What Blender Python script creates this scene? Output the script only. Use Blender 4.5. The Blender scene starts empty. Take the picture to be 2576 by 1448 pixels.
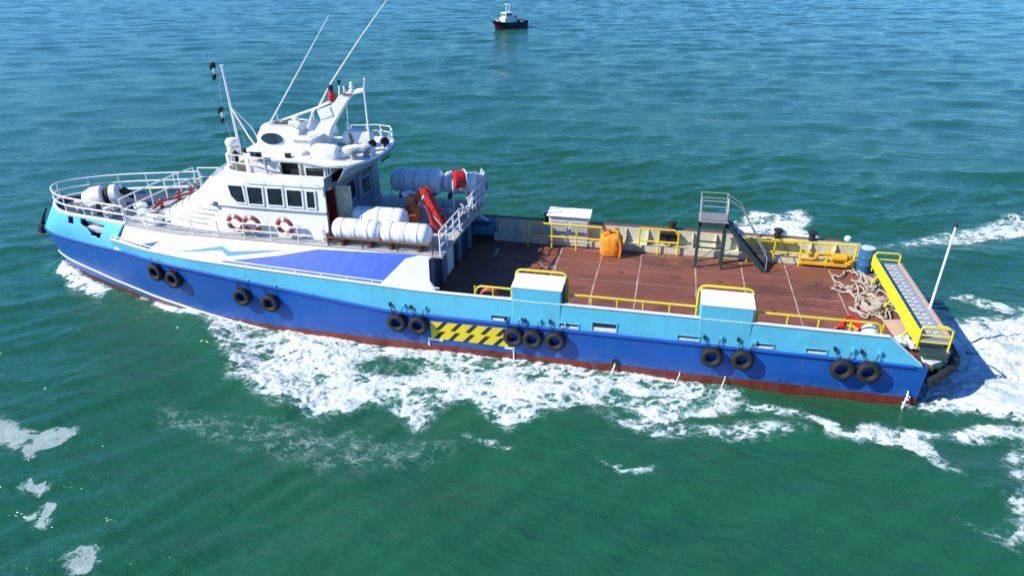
import bpy, bmesh, math, random
import numpy as np
from mathutils import Vector, Matrix
rad = math.radians
random.seed(7)
SC = bpy.context.scene
COL = SC.collection

# ------------------------------------------------------------------ camera, sky, sun, exposure
def make_camera():
    yaw, pitch, roll = rad(13.276), rad(26.296), rad(-0.643)
    f = Vector((-math.sin(yaw)*math.cos(pitch), math.cos(yaw)*math.cos(pitch), -math.sin(pitch)))
    r = f.cross(Vector((0, 0, 1))).normalized(); u = r.cross(f)
    r2 = r*math.cos(roll) + u*math.sin(roll); u2 = u*math.cos(roll) - r*math.sin(roll)
    cd = bpy.data.cameras.new('camera'); co = bpy.data.objects.new('camera', cd); COL.objects.link(co)
    m = Matrix((r2, u2, -f)).transposed().to_4x4(); m.translation = Vector((0, -24.445, 13.34))
    co.matrix_world = m
    cd.sensor_width = 36; cd.lens = 36*1714.95/2576; cd.clip_start = .1; cd.clip_end = 20000
    SC.camera = co
make_camera()
SUN = Vector((-1.15, -.62, 1.0)).normalized()
SUN_EL = math.asin(SUN.z); SUN_AZ = math.atan2(SUN.x, SUN.y)
W = bpy.data.worlds.new("World"); SC.world = W; W.use_nodes = True
nt = W.node_tree; bg = nt.nodes['Background']
sky = nt.nodes.new('ShaderNodeTexSky'); sky.sky_type = 'NISHITA'; sky.sun_disc = False
sky.sun_elevation = SUN_EL; sky.sun_rotation = SUN_AZ % (2*math.pi)
sky.air_density = 1.0; sky.dust_density = 0.0; sky.ozone_density = 3.0; sky.altitude = 1500
tint = nt.nodes.new('ShaderNodeMix'); tint.data_type = 'RGBA'; tint.blend_type = 'MULTIPLY'; tint.inputs[0].default_value = 1
tint.inputs[7].default_value = (.55, 1.15, 1.85, 1)     # a deep clear blue sky
nt.links.new(sky.outputs[0], tint.inputs[6]); nt.links.new(tint.outputs[2], bg.inputs[0]); bg.inputs[1].default_value = 0.080
sl = bpy.data.lights.new('sun', 'SUN'); sl.energy = 5.0; sl.angle = rad(.5); sl.color = (1, .96, .9)
so = bpy.data.objects.new('sun', sl); COL.objects.link(so); so.rotation_euler = SUN.to_track_quat('Z', 'Y').to_euler()
so.location = (-30, -20, 40)
SC.view_settings.view_transform = 'Standard'; SC.view_settings.look = 'None'
SC.view_settings.exposure = 0.5; SC.view_settings.gamma = 1
SC.render.engine = 'CYCLES'
SC.cycles.max_bounces = 6

# ------------------------------------------------------------------ mesh helpers
class MB:
    def __init__(s): s.v = []; s.f = []; s.m = []
    def add(s, vs, fs, mi=0):
        b = len(s.v); s.v += [tuple(map(float, p)) for p in vs]
        s.f += [tuple(b+i for i in f) for f in fs]; s.m += [mi]*len(fs); return s
    def box(s, c, d, mi=0, rz=0, ry=0, rx=0):
        R = Matrix.Rotation(rz, 3, 'Z') @ Matrix.Rotation(ry, 3, 'Y') @ Matrix.Rotation(rx, 3, 'X'); c = Vector(c)
        vs = [c + R @ Vector((sx*d[0]/2, sy*d[1]/2, sz*d[2]/2)) for sx in (-1, 1) for sy in (-1, 1) for sz in (-1, 1)]
        return s.add(vs, [(0, 1, 3, 2), (4, 6, 7, 5), (0, 4, 5, 1), (2, 3, 7, 6), (0, 2, 6, 4), (1, 5, 7, 3)], mi)
    def tube(s, path, r, n=8, mi=0, closed=False):
        P = [Vector(p) for p in path]; k = len(P)
        rr = r if isinstance(r, (list, tuple)) else [r]*k
        ref = None; vs = []
        for i in range(k):
            if closed: t = (P[(i+1) % k]-P[i-1])
            else: t = P[min(i+1, k-1)]-P[max(i-1, 0)]
            t.normalize()
            if ref is None: ref = t.orthogonal().normalized()
            ref = (ref - t*ref.dot(t))
            if ref.length < 1e-6: ref = t.orthogonal()
            ref.normalize(); b = t.cross(ref)
            for j in range(n):
                a = 2*math.pi*j/n; vs.append(P[i]+(ref*math.cos(a)+b*math.sin(a))*rr[i])
        fs = []
        for i in range(k if closed else k-1):
            for j in range(n):
                i2 = (i+1) % k
                fs.append((i*n+j, i*n+(j+1) % n, i2*n+(j+1) % n, i2*n+j))
        if not closed: fs += [tuple(range(n))[::-1], tuple((k-1)*n+j for j in range(n))]
        return s.add(vs, fs, mi)
    def lathe(s, prof, c=(0, 0, 0), axis=(0, 0, 1), n=24, mi=0, cap=True, closed=False):
        q = Vector((0, 0, 1)).rotation_difference(Vector(axis)); c = Vector(c); vs = []; k = len(prof)
        for (r, z) in prof:
            for j in range(n):
                a = 2*math.pi*j/n; vs.append(c + q @ Vector((r*math.cos(a), r*math.sin(a), z)))
        fs = [(i*n+j, i*n+(j+1) % n, ((i+1) % k)*n+(j+1) % n, ((i+1) % k)*n+j) for i in range(k if closed else k-1) for j in range(n)]
        if cap and not closed: fs += [tuple(range(n))[::-1], tuple((k-1)*n+j for j in range(n))]
        return s.add(vs, fs, mi)
    def prism(s, pts, d, mi=0):           # pts: 3d polygon, d: extrusion vector
        k = len(pts); P = [Vector(p) for p in pts]; d = Vector(d)
        vs = P+[p+d for p in P]
        fs = [tuple(range(k)), tuple(range(2*k-1, k-1, -1))]+[(i, i+k, (i+1) % k+k, (i+1) % k) for i in range(k)]
        return s.add(vs, fs, mi)
    def ring(s, outer, inner, d, mi=0):   # frame between two polygons of equal count
        k = len(outer); d = Vector(d); O = [Vector(p) for p in outer]; I = [Vector(p) for p in inner]
        vs = O+I+[p+d for p in O]+[p+d for p in I]; fs = []
        for i in range(k):
            j = (i+1) % k
            fs += [(i, j, k+j, k+i), (2*k+i, 3*k+i, 3*k+j, 2*k+j), (i, 2*k+i, 2*k+j, j), (k+i, k+j, 3*k+j, 3*k+i)]
        return s.add(vs, fs, mi)
    def grid(s, G, mi=0, keep=None, mf=None, flip=False):
        a, b = len(G), len(G[0]); base = len(s.v)
        s.v += [tuple(map(float, p)) for row in G for p in row]
        for i in range(a-1):
            for j in range(b-1):
                if keep and not keep(i, j): continue
                q = (base+i*b+j, base+i*b+j+1, base+(i+1)*b+j+1, base+(i+1)*b+j)
                s.f.append(q[::-1] if flip else q); s.m.append(mf(i, j) if mf else mi)
        return s
    def build(s, name, mats, parent=None, smooth=False, bevel=0, solid=0, sharp=35, offset=-1, kind=None, subsurf=0):
        me = bpy.data.meshes.new(name); me.from_pydata(s.v, [], s.f)
        if not isinstance(mats, (list, tuple)): mats = [mats]
        for m in mats: me.materials.append(m)
        me.polygons.foreach_set('material_index', s.m)
        bm = bmesh.new(); bm.from_mesh(me); bmesh.ops.recalc_face_normals(bm, faces=bm.faces) if not solid else None
        bm.to_mesh(me); bm.free()
        if smooth:
            me.polygons.foreach_set('use_smooth', [True]*len(me.polygons))
            if sharp: me.set_sharp_from_angle(angle=rad(sharp))
        me.update()
        o = bpy.data.objects.new(name, me); COL.objects.link(o)
        if parent is not None:
            o.parent = parent
            if parent.location.length > 0 or parent.rotation_euler.z: pass
        if solid:
            md = o.modifiers.new('solid', 'SOLIDIFY'); md.thickness = solid; md.offset = offset
        if bevel:
            md = o.modifiers.new('bevel', 'BEVEL'); md.width = bevel; md.segments = 2; md.limit_method = 'ANGLE'; md.angle_limit = rad(40)
        if subsurf:
            md = o.modifiers.new('sub', 'SUBSURF'); md.levels = subsurf; md.render_levels = subsurf
        if kind: o['kind'] = kind
        return o

def tag(o, label, cat, group=None):
    o['label'] = label; o['category'] = cat
    if group: o['group'] = group
    return o
def thing(name, label, cat, loc=(0, 0, 0), rz=0, group=None):
    o = bpy.data.objects.new(name, None); COL.objects.link(o); o.location = loc; o.rotation_euler.z = rz
    o.empty_display_size = .2
    return tag(o, label, cat, group)
def dup(root, loc, rz=None, label=None):
    r = root.copy(); COL.objects.link(r); r.location = loc
    if rz is not None: r.rotation_euler.z = rz
    if label: r['label'] = label
    for ch in root.children:
        c = ch.copy(); COL.objects.link(c); c.parent = r
        for g in ch.children:
            d = g.copy(); COL.objects.link(d); d.parent = c
    return r
def pchip(x, y, xi):
    x = np.array(x, float); y = np.array(y, float); h = np.diff(x); d = np.diff(y)/h; n = len(x); m = np.zeros(n)
    for i in range(1, n-1):
        if d[i-1]*d[i] > 0:
            w1 = 2*h[i]+h[i-1]; w2 = h[i]+2*h[i-1]; m[i] = (w1+w2)/(w1/d[i-1]+w2/d[i])
    m[0] = d[0]; m[-1] = d[-1]
    xi = np.clip(xi, x[0], x[-1]); k = np.clip(np.searchsorted(x, xi)-1, 0, n-2); t = (xi-x[k])/h[k]
    return ((1+2*t)*(1-t)**2*y[k] + t*(1-t)**2*h[k]*m[k] + t*t*(3-2*t)*y[k+1] + t*t*(t-1)*h[k]*m[k+1])
def curve(pts):     # list of 3d points -> function of u in 0..1 (arc length)
    P = np.array(pts, float); L = np.concatenate([[0], np.cumsum(np.linalg.norm(np.diff(P, axis=0), axis=1))]); L /= L[-1]
    def f(u): return np.stack([pchip(L, P[:, k], np.asarray(u, float)) for k in range(3)], -1)
    return f
def smooth_path(pts, n):
    return [Vector(p) for p in curve(pts)(np.linspace(0, 1, n))]

# ------------------------------------------------------------------ materials
def node(nt, t, **kw):
    n = nt.nodes.new(t)
    for k, v in kw.items(): setattr(n, k, v)
    return n
def noise_node(nt, scale, detail=4, rough=.55, vec=None, dim='3D'):
    n = node(nt, 'ShaderNodeTexNoise'); n.inputs['Scale'].default_value = scale; n.inputs['Detail'].default_value = detail
    n.inputs['Roughness'].default_value = rough
    if vec is not None: nt.links.new(vec, n.inputs['Vector'])
    return n
def ramp(nt, src, a, b, ca=(0, 0, 0, 1), cb=(1, 1, 1, 1)):
    r = node(nt, 'ShaderNodeValToRGB'); e = r.color_ramp.elements
    e[0].position = a; e[0].color = ca; e[1].position = b; e[1].color = cb
    nt.links.new(src, r.inputs[0]); return r
def mixc(nt, fac, a, b, blend='MIX'):
    m = node(nt, 'ShaderNodeMix', data_type='RGBA', blend_type=blend)
    for sock, v in ((m.inputs[0], fac), (m.inputs[6], a), (m.inputs[7], b)):
        if isinstance(v, (int, float)): sock.default_value = v
        elif isinstance(v, tuple): sock.default_value = v if len(v) == 4 else (*v, 1)
        else: nt.links.new(v, sock)
    return m.outputs[2]
def mapping(nt, src, scale=(1, 1, 1), rot=(0, 0, 0)):
    m = node(nt, 'ShaderNodeMapping'); m.inputs['Scale'].default_value = scale; m.inputs['Rotation'].default_value = rot
    nt.links.new(src, m.inputs['Vector']); return m.outputs[0]
def base_mat(name):
    m = bpy.data.materials.new(name); m.use_nodes = True
    return m, m.node_tree, m.node_tree.nodes['Principled BSDF']
def paint(name, col, rough=.45, dirt=(.18, .13, .09), amount=.35, scale=1.2, streak=True, rust=0., metal=0., bump=.02):
    m, t, p = base_mat(name)
    tc = node(t, 'ShaderNodeNewGeometry').outputs['Position']
    v = mapping(t, tc, (1, 1, .28 if streak else 1))
    n1 = noise_node(t, scale*2.2, 6, .65, v); r1 = ramp(t, n1.outputs[0], .5, .78)
    n0 = noise_node(t, .7, 3, .5, tc)
    mul = node(t, 'ShaderNodeMath', operation='MULTIPLY'); t.links.new(r1.outputs[0], mul.inputs[0]); mul.inputs[1].default_value = amount
    tint = mixc(t, n0.outputs[0], tuple(c*.86 for c in col), tuple(min(1, c*1.1) for c in col))
    c = mixc(t, mul.outputs[0], tint, tuple(col[i]*.35+dirt[i]*.5 for i in range(3)))
    if rust > 0:
        n2 = noise_node(t, scale*4.5, 8, .7, v); r2 = ramp(t, n2.outputs[0], .60, .70)
        mu = node(t, 'ShaderNodeMath', operation='MULTIPLY'); t.links.new(r2.outputs[0], mu.inputs[0]); mu.inputs[1].default_value = rust
        c = mixc(t, mu.outputs[0], c, (.17, .06, .025))
    t.links.new(c, p.inputs['Base Color'])
    p.inputs['Roughness'].default_value = rough; p.inputs['Metallic'].default_value = metal
    if bump:
        b = node(t, 'ShaderNodeBump'); b.inputs['Strength'].default_value = .35; b.inputs['Distance'].default_value = bump
        nb = noise_node(t, 2.5, 5, .6, tc); t.links.new(nb.outputs[0], b.inputs['Height']); t.links.new(b.outputs[0], p.inputs['Normal'])
    return m

WHITE = paint('white_paint', (.82, .82, .80), .42, amount=.25, rust=.22)
WHITE2 = paint('white_paint_worn', (.74, .73, .70), .5, (.25, .2, .14), .6, 2.2, rust=.6)
CREAM = paint('cream_paint', (.60, .58, .42), .5, (.2, .16, .08), .75, 2.2, rust=.8)
CYAN = paint('light_blue_paint', (.10, .455, .60), .4, (.1, .2, .25), .35, 1.1, rust=.25, bump=.035)
NAVY = paint('royal_blue_paint', (.012, .075, .38), .4, (.05, .08, .25), .2)
STRIPE = paint('mid_blue_paint', (.03, .22, .56), .4, amount=.1)
GREYW = paint('grey_white_paint', (.56, .60, .62), .45, amount=.25, rust=.06)
YEL = paint('yellow_paint', (.72, .55, .02), .45, (.3, .2, .05), .35, 2, rust=.15)
YELB = paint('bright_yellow_paint', (.76, .80, .02), .45, (.3, .25, .05), .3, 2, rust=.15)
BLACK = paint('black_rubber', (.014, .014, .016), .75, (.06, .06, .06), .5, 3, streak=False)
STEEL = paint('grey_steel', (.30, .32, .33), .5, (.12, .1, .08), .5, 2, rust=.3)
DARKG = paint('dark_green_steel', (.025, .055, .05), .5, (.06, .05, .04), .4, 2, rust=.2)
GREEN = paint('green_deck_paint', (.02, .11, .085), .5, (.05, .08, .06), .5, 2)
REDP = paint('red_paint', (.50, .02, .02), .4, amount=.25)
REDCLOTH = paint('red_tarpaulin', (.52, .035, .02), .7, (.3, .08, .03), .5, 2.5, streak=False)
ORANGE = paint('orange_bag_cloth', (.80, .27, .015), .75, (.4, .14, .02), .4, 3, streak=False)
ROPE = paint('rope_fibre', (.42, .36, .30), .9, (.2, .15, .1), .5, 6, streak=False)
PLY = paint('plywood', (.50, .34, .25), .75, (.2, .12, .08), .4, 2, streak=False)
RUST = paint('rusty_steel', (.16, .065, .03), .85, (.05, .03, .02), .6, 4, streak=False)
BROWNCAP = paint('maroon_cap_paint', (.20, .06, .06), .55, (.1, .06, .05), .5, 2)
DRUMB = paint('blue_plastic', (.02, .12, .27), .35, amount=.15)
RAFTW = paint('white_fibreglass', (.82, .82, .83), .35, (.3, .3, .3), .12, 1.5, rust=.03)
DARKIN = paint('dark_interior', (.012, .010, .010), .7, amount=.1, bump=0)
DOORR = paint('varnished_red_door', (.16, .022, .012), .35, amount=.3)
DECKGREY = paint('grey_deck_paint', (.42, .41, .39), .6, (.18, .12, .08), .6, 1.6, streak=False, rust=.35)
FOREDECK = paint('blue_grey_deck_paint', (.05, .07, .12), .6, (.12, .08, .06), .7, 2, streak=False, rust=.5)
AFTSHADE = paint('shaded_aft_fitting_paint', (.30, .38, .45), .5, (.2, .18, .15), .5, 1.2, rust=.2)  # blue-grey puts shade into the aft window frames and overhang strut
def glass(name, col, rough=.06):
    m, t, p = base_mat(name)
    n = noise_node(t, 2.2, 4, .6, node(t, 'ShaderNodeNewGeometry').outputs['Position'])
    t.links.new(mixc(t, ramp(t, n.outputs[0], .35, .7).outputs[0], tuple(c*.4 for c in col), col), p.inputs['Base Color'])
    p.inputs['Roughness'].default_value = rough; p.inputs['Specular IOR Level'].default_value = .6
    return m
GLASS = glass('dark_window_glass', (.025, .035, .038))
PALEG = glass('sky_reflection_glass', (.45, .50, .58), .12)  # pale tone is the sky's reflection put into the base colour
LENS = glass('lamp_lens', (.5, .52, .52), .1)

def hull_mat():
    m, t, p = base_mat('blue_and_red_hull_paint')
    pos = node(t, 'ShaderNodeNewGeometry').outputs['Position']
    sep = node(t, 'ShaderNodeSeparateXYZ'); t.links.new(pos, sep.inputs[0])
    nz = noise_node(t, 1.3, 6, .6, pos)
    zz = node(t, 'ShaderNodeMath', operation='MULTIPLY_ADD'); t.links.new(nz.outputs[0], zz.inputs[0]); zz.inputs[1].default_value = .10
    t.links.new(sep.outputs[2], zz.inputs[2])
    red = ramp(t, zz.outputs[0], .40, .425)
    v = mapping(t, pos, (1, 1, .22))
    n1 = noise_node(t, 1.6, 7, .65, v); n2 = noise_node(t, .35, 3, .5, pos)
    blue = mixc(t, n2.outputs[0], (.005, .062, .27), (.008, .092, .37))
    blue = mixc(t, ramp(t, n1.outputs[0], .55, .8, (0, 0, 0, 1), (.4, .4, .4, 1)).outputs[0], blue, (.035, .13, .40))
    n3 = noise_node(t, 9, 6, .75, mapping(t, pos, (.5, 1, 1.3)))
    xr = node(t, 'ShaderNodeMapRange'); t.links.new(sep.outputs[0], xr.inputs[0])
    xr.inputs[1].default_value = -20.2; xr.inputs[2].default_value = -22.6; xr.inputs[3].default_value = 0; xr.inputs[4].default_value = 1
    sc = ramp(t, n3.outputs[0], .60, .66)
    mu = node(t, 'ShaderNodeMath', operation='MULTIPLY'); t.links.new(sc.outputs[0], mu.inputs[0]); t.links.new(xr.outputs[0], mu.inputs[1])
    blue = mixc(t, mu.outputs[0], blue, (.32, .34, .45))
    v5 = mapping(t, pos, (2.2, 1, .10)); n5 = noise_node(t, 2.4, 5, .7, v5)      # rust and salt runs
    blue = mixc(t, ramp(t, n5.outputs[0], .63, .74, (0, 0, 0, 1), (.45, .45, .45, 1)).outputs[0], blue, (.11, .075, .075))
    blue = mixc(t, ramp(t, n5.outputs[0], .22, .36, (.30, .30, .30, 1), (0, 0, 0, 1)).outputs[0], blue, (.16, .24, .46))
    salt = ramp(t, zz.outputs[0], .42, .75, (.40, .40, .40, 1), (0, 0, 0, 1))
    sn = noise_node(t, 6, 6, .7, mapping(t, pos, (.6, 1, 1)))
    sm = node(t, 'ShaderNodeMath', operation='MULTIPLY'); t.links.new(salt.outputs[0], sm.inputs[0]); t.links.new(ramp(t, sn.outputs[0], .45, .65).outputs[0], sm.inputs[1])
    blue = mixc(t, sm.outputs[0], blue, (.16, .20, .32))
    n4 = noise_node(t, 3, 7, .7, mapping(t, pos, (1, 1, .5)))
    redc = mixc(t, ramp(t, n4.outputs[0], .45, .75).outputs[0], (.17, .018, .014), (.16, .075, .04))
    t.links.new(mixc(t, red.outputs[0], redc, blue), p.inputs['Base Color'])
    p.inputs['Roughness'].default_value = .38
    b = node(t, 'ShaderNodeBump'); b.inputs['Strength'].default_value = .3; b.inputs['Distance'].default_value = .03
    nb = noise_node(t, .9, 3, .5, pos)
    fr = node(t, 'ShaderNodeTexWave', wave_type='BANDS', bands_direction='X'); fr.inputs['Scale'].default_value = .26; fr.inputs['Distortion'].default_value = .6
    t.links.new(pos, fr.inputs['Vector']); fa = node(t, 'ShaderNodeMath', operation='MULTIPLY_ADD'); t.links.new(fr.outputs[0], fa.inputs[0]); fa.inputs[1].default_value = .55
    t.links.new(nb.outputs[0], fa.inputs[2]); t.links.new(fa.outputs[0], b.inputs['Height']); t.links.new(b.outputs[0], p.inputs['Normal'])
    return m
HULL = hull_mat()
def deck_mat():
    m, t, p = base_mat('red_brown_cargo_deck')
    pos = node(t, 'ShaderNodeNewGeometry').outputs['Position']
    a = noise_node(t, .8, 5, .6, mapping(t, pos, (.35, 1.4, 1)))
    b2 = noise_node(t, 3.2, 8, .72, mapping(t, pos, (.12, 2.6, 1)))
    c2 = noise_node(t, 7, 6, .7, pos)
    c = mixc(t, ramp(t, a.outputs[0], .3, .7).outputs[0], (.175, .058, .034), (.28, .100, .060))
    c = mixc(t, ramp(t, b2.outputs[0], .48, .66, (0, 0, 0, 1), (.55, .55, .55, 1)).outputs[0], c, (.085, .028, .019))
    c = mixc(t, ramp(t, b2.outputs[0], .28, .44, (.55, .55, .55, 1), (0, 0, 0, 1)).outputs[0], c, (.27, .12, .085))
    c = mixc(t, ramp(t, c2.outputs[0], .63, .72, (0, 0, 0, 1), (.5, .5, .5, 1)).outputs[0], c, (.30, .17, .12))
    d1 = noise_node(t, .55, 6, .65, pos)
    c = mixc(t, ramp(t, d1.outputs[0], .54, .60, (0, 0, 0, 1), (.5, .5, .5, 1)).outputs[0], c, (.075, .035, .028))
    d2 = noise_node(t, 1.4, 7, .7, mapping(t, pos, (.5, 1, 1)))
    c = mixc(t, ramp(t, d2.outputs[0], .60, .68, (0, 0, 0, 1), (.4, .4, .4, 1)).outputs[0], c, (.32, .17, .12))
    # plank joints along the ship
    w = node(t, 'ShaderNodeTexWave', wave_type='BANDS', bands_direction='Y'); w.inputs['Scale'].default_value = 1.35
    w.inputs['Distortion'].default_value = .3; w.inputs['Detail'].default_value = 2; t.links.new(pos, w.inputs['Vector'])
    c = mixc(t, ramp(t, w.outputs[0], .0, .07, (.55, .55, .55, 1), (0, 0, 0, 1)).outputs[0], c, (.05, .018, .012))
    t.links.new(c, p.inputs['Base Color']); p.inputs['Roughness'].default_value = .62
    bp = node(t, 'ShaderNodeBump'); bp.inputs['Strength'].default_value = .4; bp.inputs['Distance'].default_value = .02
    t.links.new(b2.outputs[0], bp.inputs['Height']); t.links.new(bp.outputs[0], p.inputs['Normal'])
    return m
DECK = deck_mat()

# ------------------------------------------------------------------ numpy noise
RNG = np.random.RandomState(3)
TAB = RNG.rand(256, 256)
def vnoise(x, y):
    xi = np.floor(x).astype(int); yi = np.floor(y).astype(int); fx = x-xi; fy = y-yi
    fx = fx*fx*fx*(fx*(fx*6-15)+10); fy = fy*fy*fy*(fy*(fy*6-15)+10)
    g = lambda a, b: TAB[a & 255, b & 255]
    return (g(xi, yi)*(1-fx)+g(xi+1, yi)*fx)*(1-fy)+(g(xi, yi+1)*(1-fx)+g(xi+1, yi+1)*fx)*fy
def fbm(x, y, oct=4, gain=.5, ridge=False):
    s = 0; a = 1; tot = 0
    for k in range(oct):
        c, sn = math.cos(.6*k+.3), math.sin(.6*k+.3)
        n = vnoise(x*c-y*sn+17.3*k, x*sn+y*c+5.1*k)
        if ridge: n = 1-np.abs(2*n-1)
        s = s+a*n; tot += a; a *= gain; x = x*2.03; y = y*2.03
    return s/tot
# ------------------------------------------------------------------ sea
comps = []
rs = np.random.RandomState(11)
for k in range(46):
    lam = .6*(9/.6)**(k/45.0)
    th = rad(-68)+rs.normal(0, .38)
    amp = .0060*lam**.48*(.6+.8*rs.rand())
    comps.append((lam, th, amp, rs.rand()*6.283))
def smoothstep(a, b, x):
    t = np.clip((x-a)/(b-a), 0, 1); return t*t*(3-2*t)
def seg_dist(x, y, pts, closed=False):
    d = np.full(x.shape, 1e9)
    n = len(pts)
    for i in range(n if closed else n-1):
        ax, ay = pts[i]; bx, by = pts[(i+1) % n]; vx, vy = bx-ax, by-ay; L = vx*vx+vy*vy+1e-12
        t = np.clip(((x-ax)*vx+(y-ay)*vy)/L, 0, 1)
        d = np.minimum(d, np.hypot(x-ax-t*vx, y-ay-t*vy))
    return d
def wave_z(x, y, sp=None):
    z = np.zeros_like(x)
    wx = x+1.5*(fbm(x*.07, y*.07, 2)-.5)*4; wy = y+1.5*(fbm(x*.07+9, y*.07+3, 2)-.5)*4
    patch = .55+.9*fbm(x*.045+3, y*.06+1, 3)
    for lam, th, amp, ph in comps:
        k = 2*math.pi/lam
        c = np.sin(k*(wx*math.cos(th)+wy*math.sin(th))+ph)
        if sp is not None: c = c*smoothstep(2.2, 4.5, lam/sp)
        z += amp*c*(patch if lam < 5 else 1)
    for s in (-1, 1):   # the ship's own bow wave and its diverging crest on each side
        Y = y*(-s)      # port: s=-1 -> Y = y ; mirrored for starboard
        d = seg_dist(x, Y, [(-18.3, -3.6), (-16, -5.3), (-14.3, -6.9), (-11.5, -8.2)])
        z += .22*np.exp(-(d/.75)**2)
        d = seg_dist(x, Y, [(-27.9, -.2), (-26, -1.2), (-23, -2.4)])
        z += .22*np.exp(-(d/.5)**2)
        d = seg_dist(x, Y, [(-21.5, -2.7), (-19.5, -3.3), (-16, -4.0), (-12, -4.1)])
        z += .15*np.exp(-(d/1.0)**2)
        d = seg_dist(x, Y, [(5, -6), (8, -7), (14, -9.5), (22, -13)])
        z += .16*np.exp(-(d/1.3)**2)
        d = seg_dist(x, Y, [(-4, -9.5), (4, -10), (12, -12.4)])
        z -= .10*np.exp(-(d/1.5)**2)
    hw = np.interp(x, [-27, -25, -23, -20.5, -18, -15, -9], [-.5, .5, 1.2, 2.0, 2.6, 3.2, 3.5]); inside = smoothstep(hw+.3, hw-.3, np.abs(y))*smoothstep(9.2, 8.3, x)
    z = z*(1-inside)-.25*inside
    r = np.hypot((x-11.5)/2.6, y/3.2); z += .28*np.exp(-r**2)*(1+.8*(fbm(x*1.2, y*1.2, 4)-.5))
    return z

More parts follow.
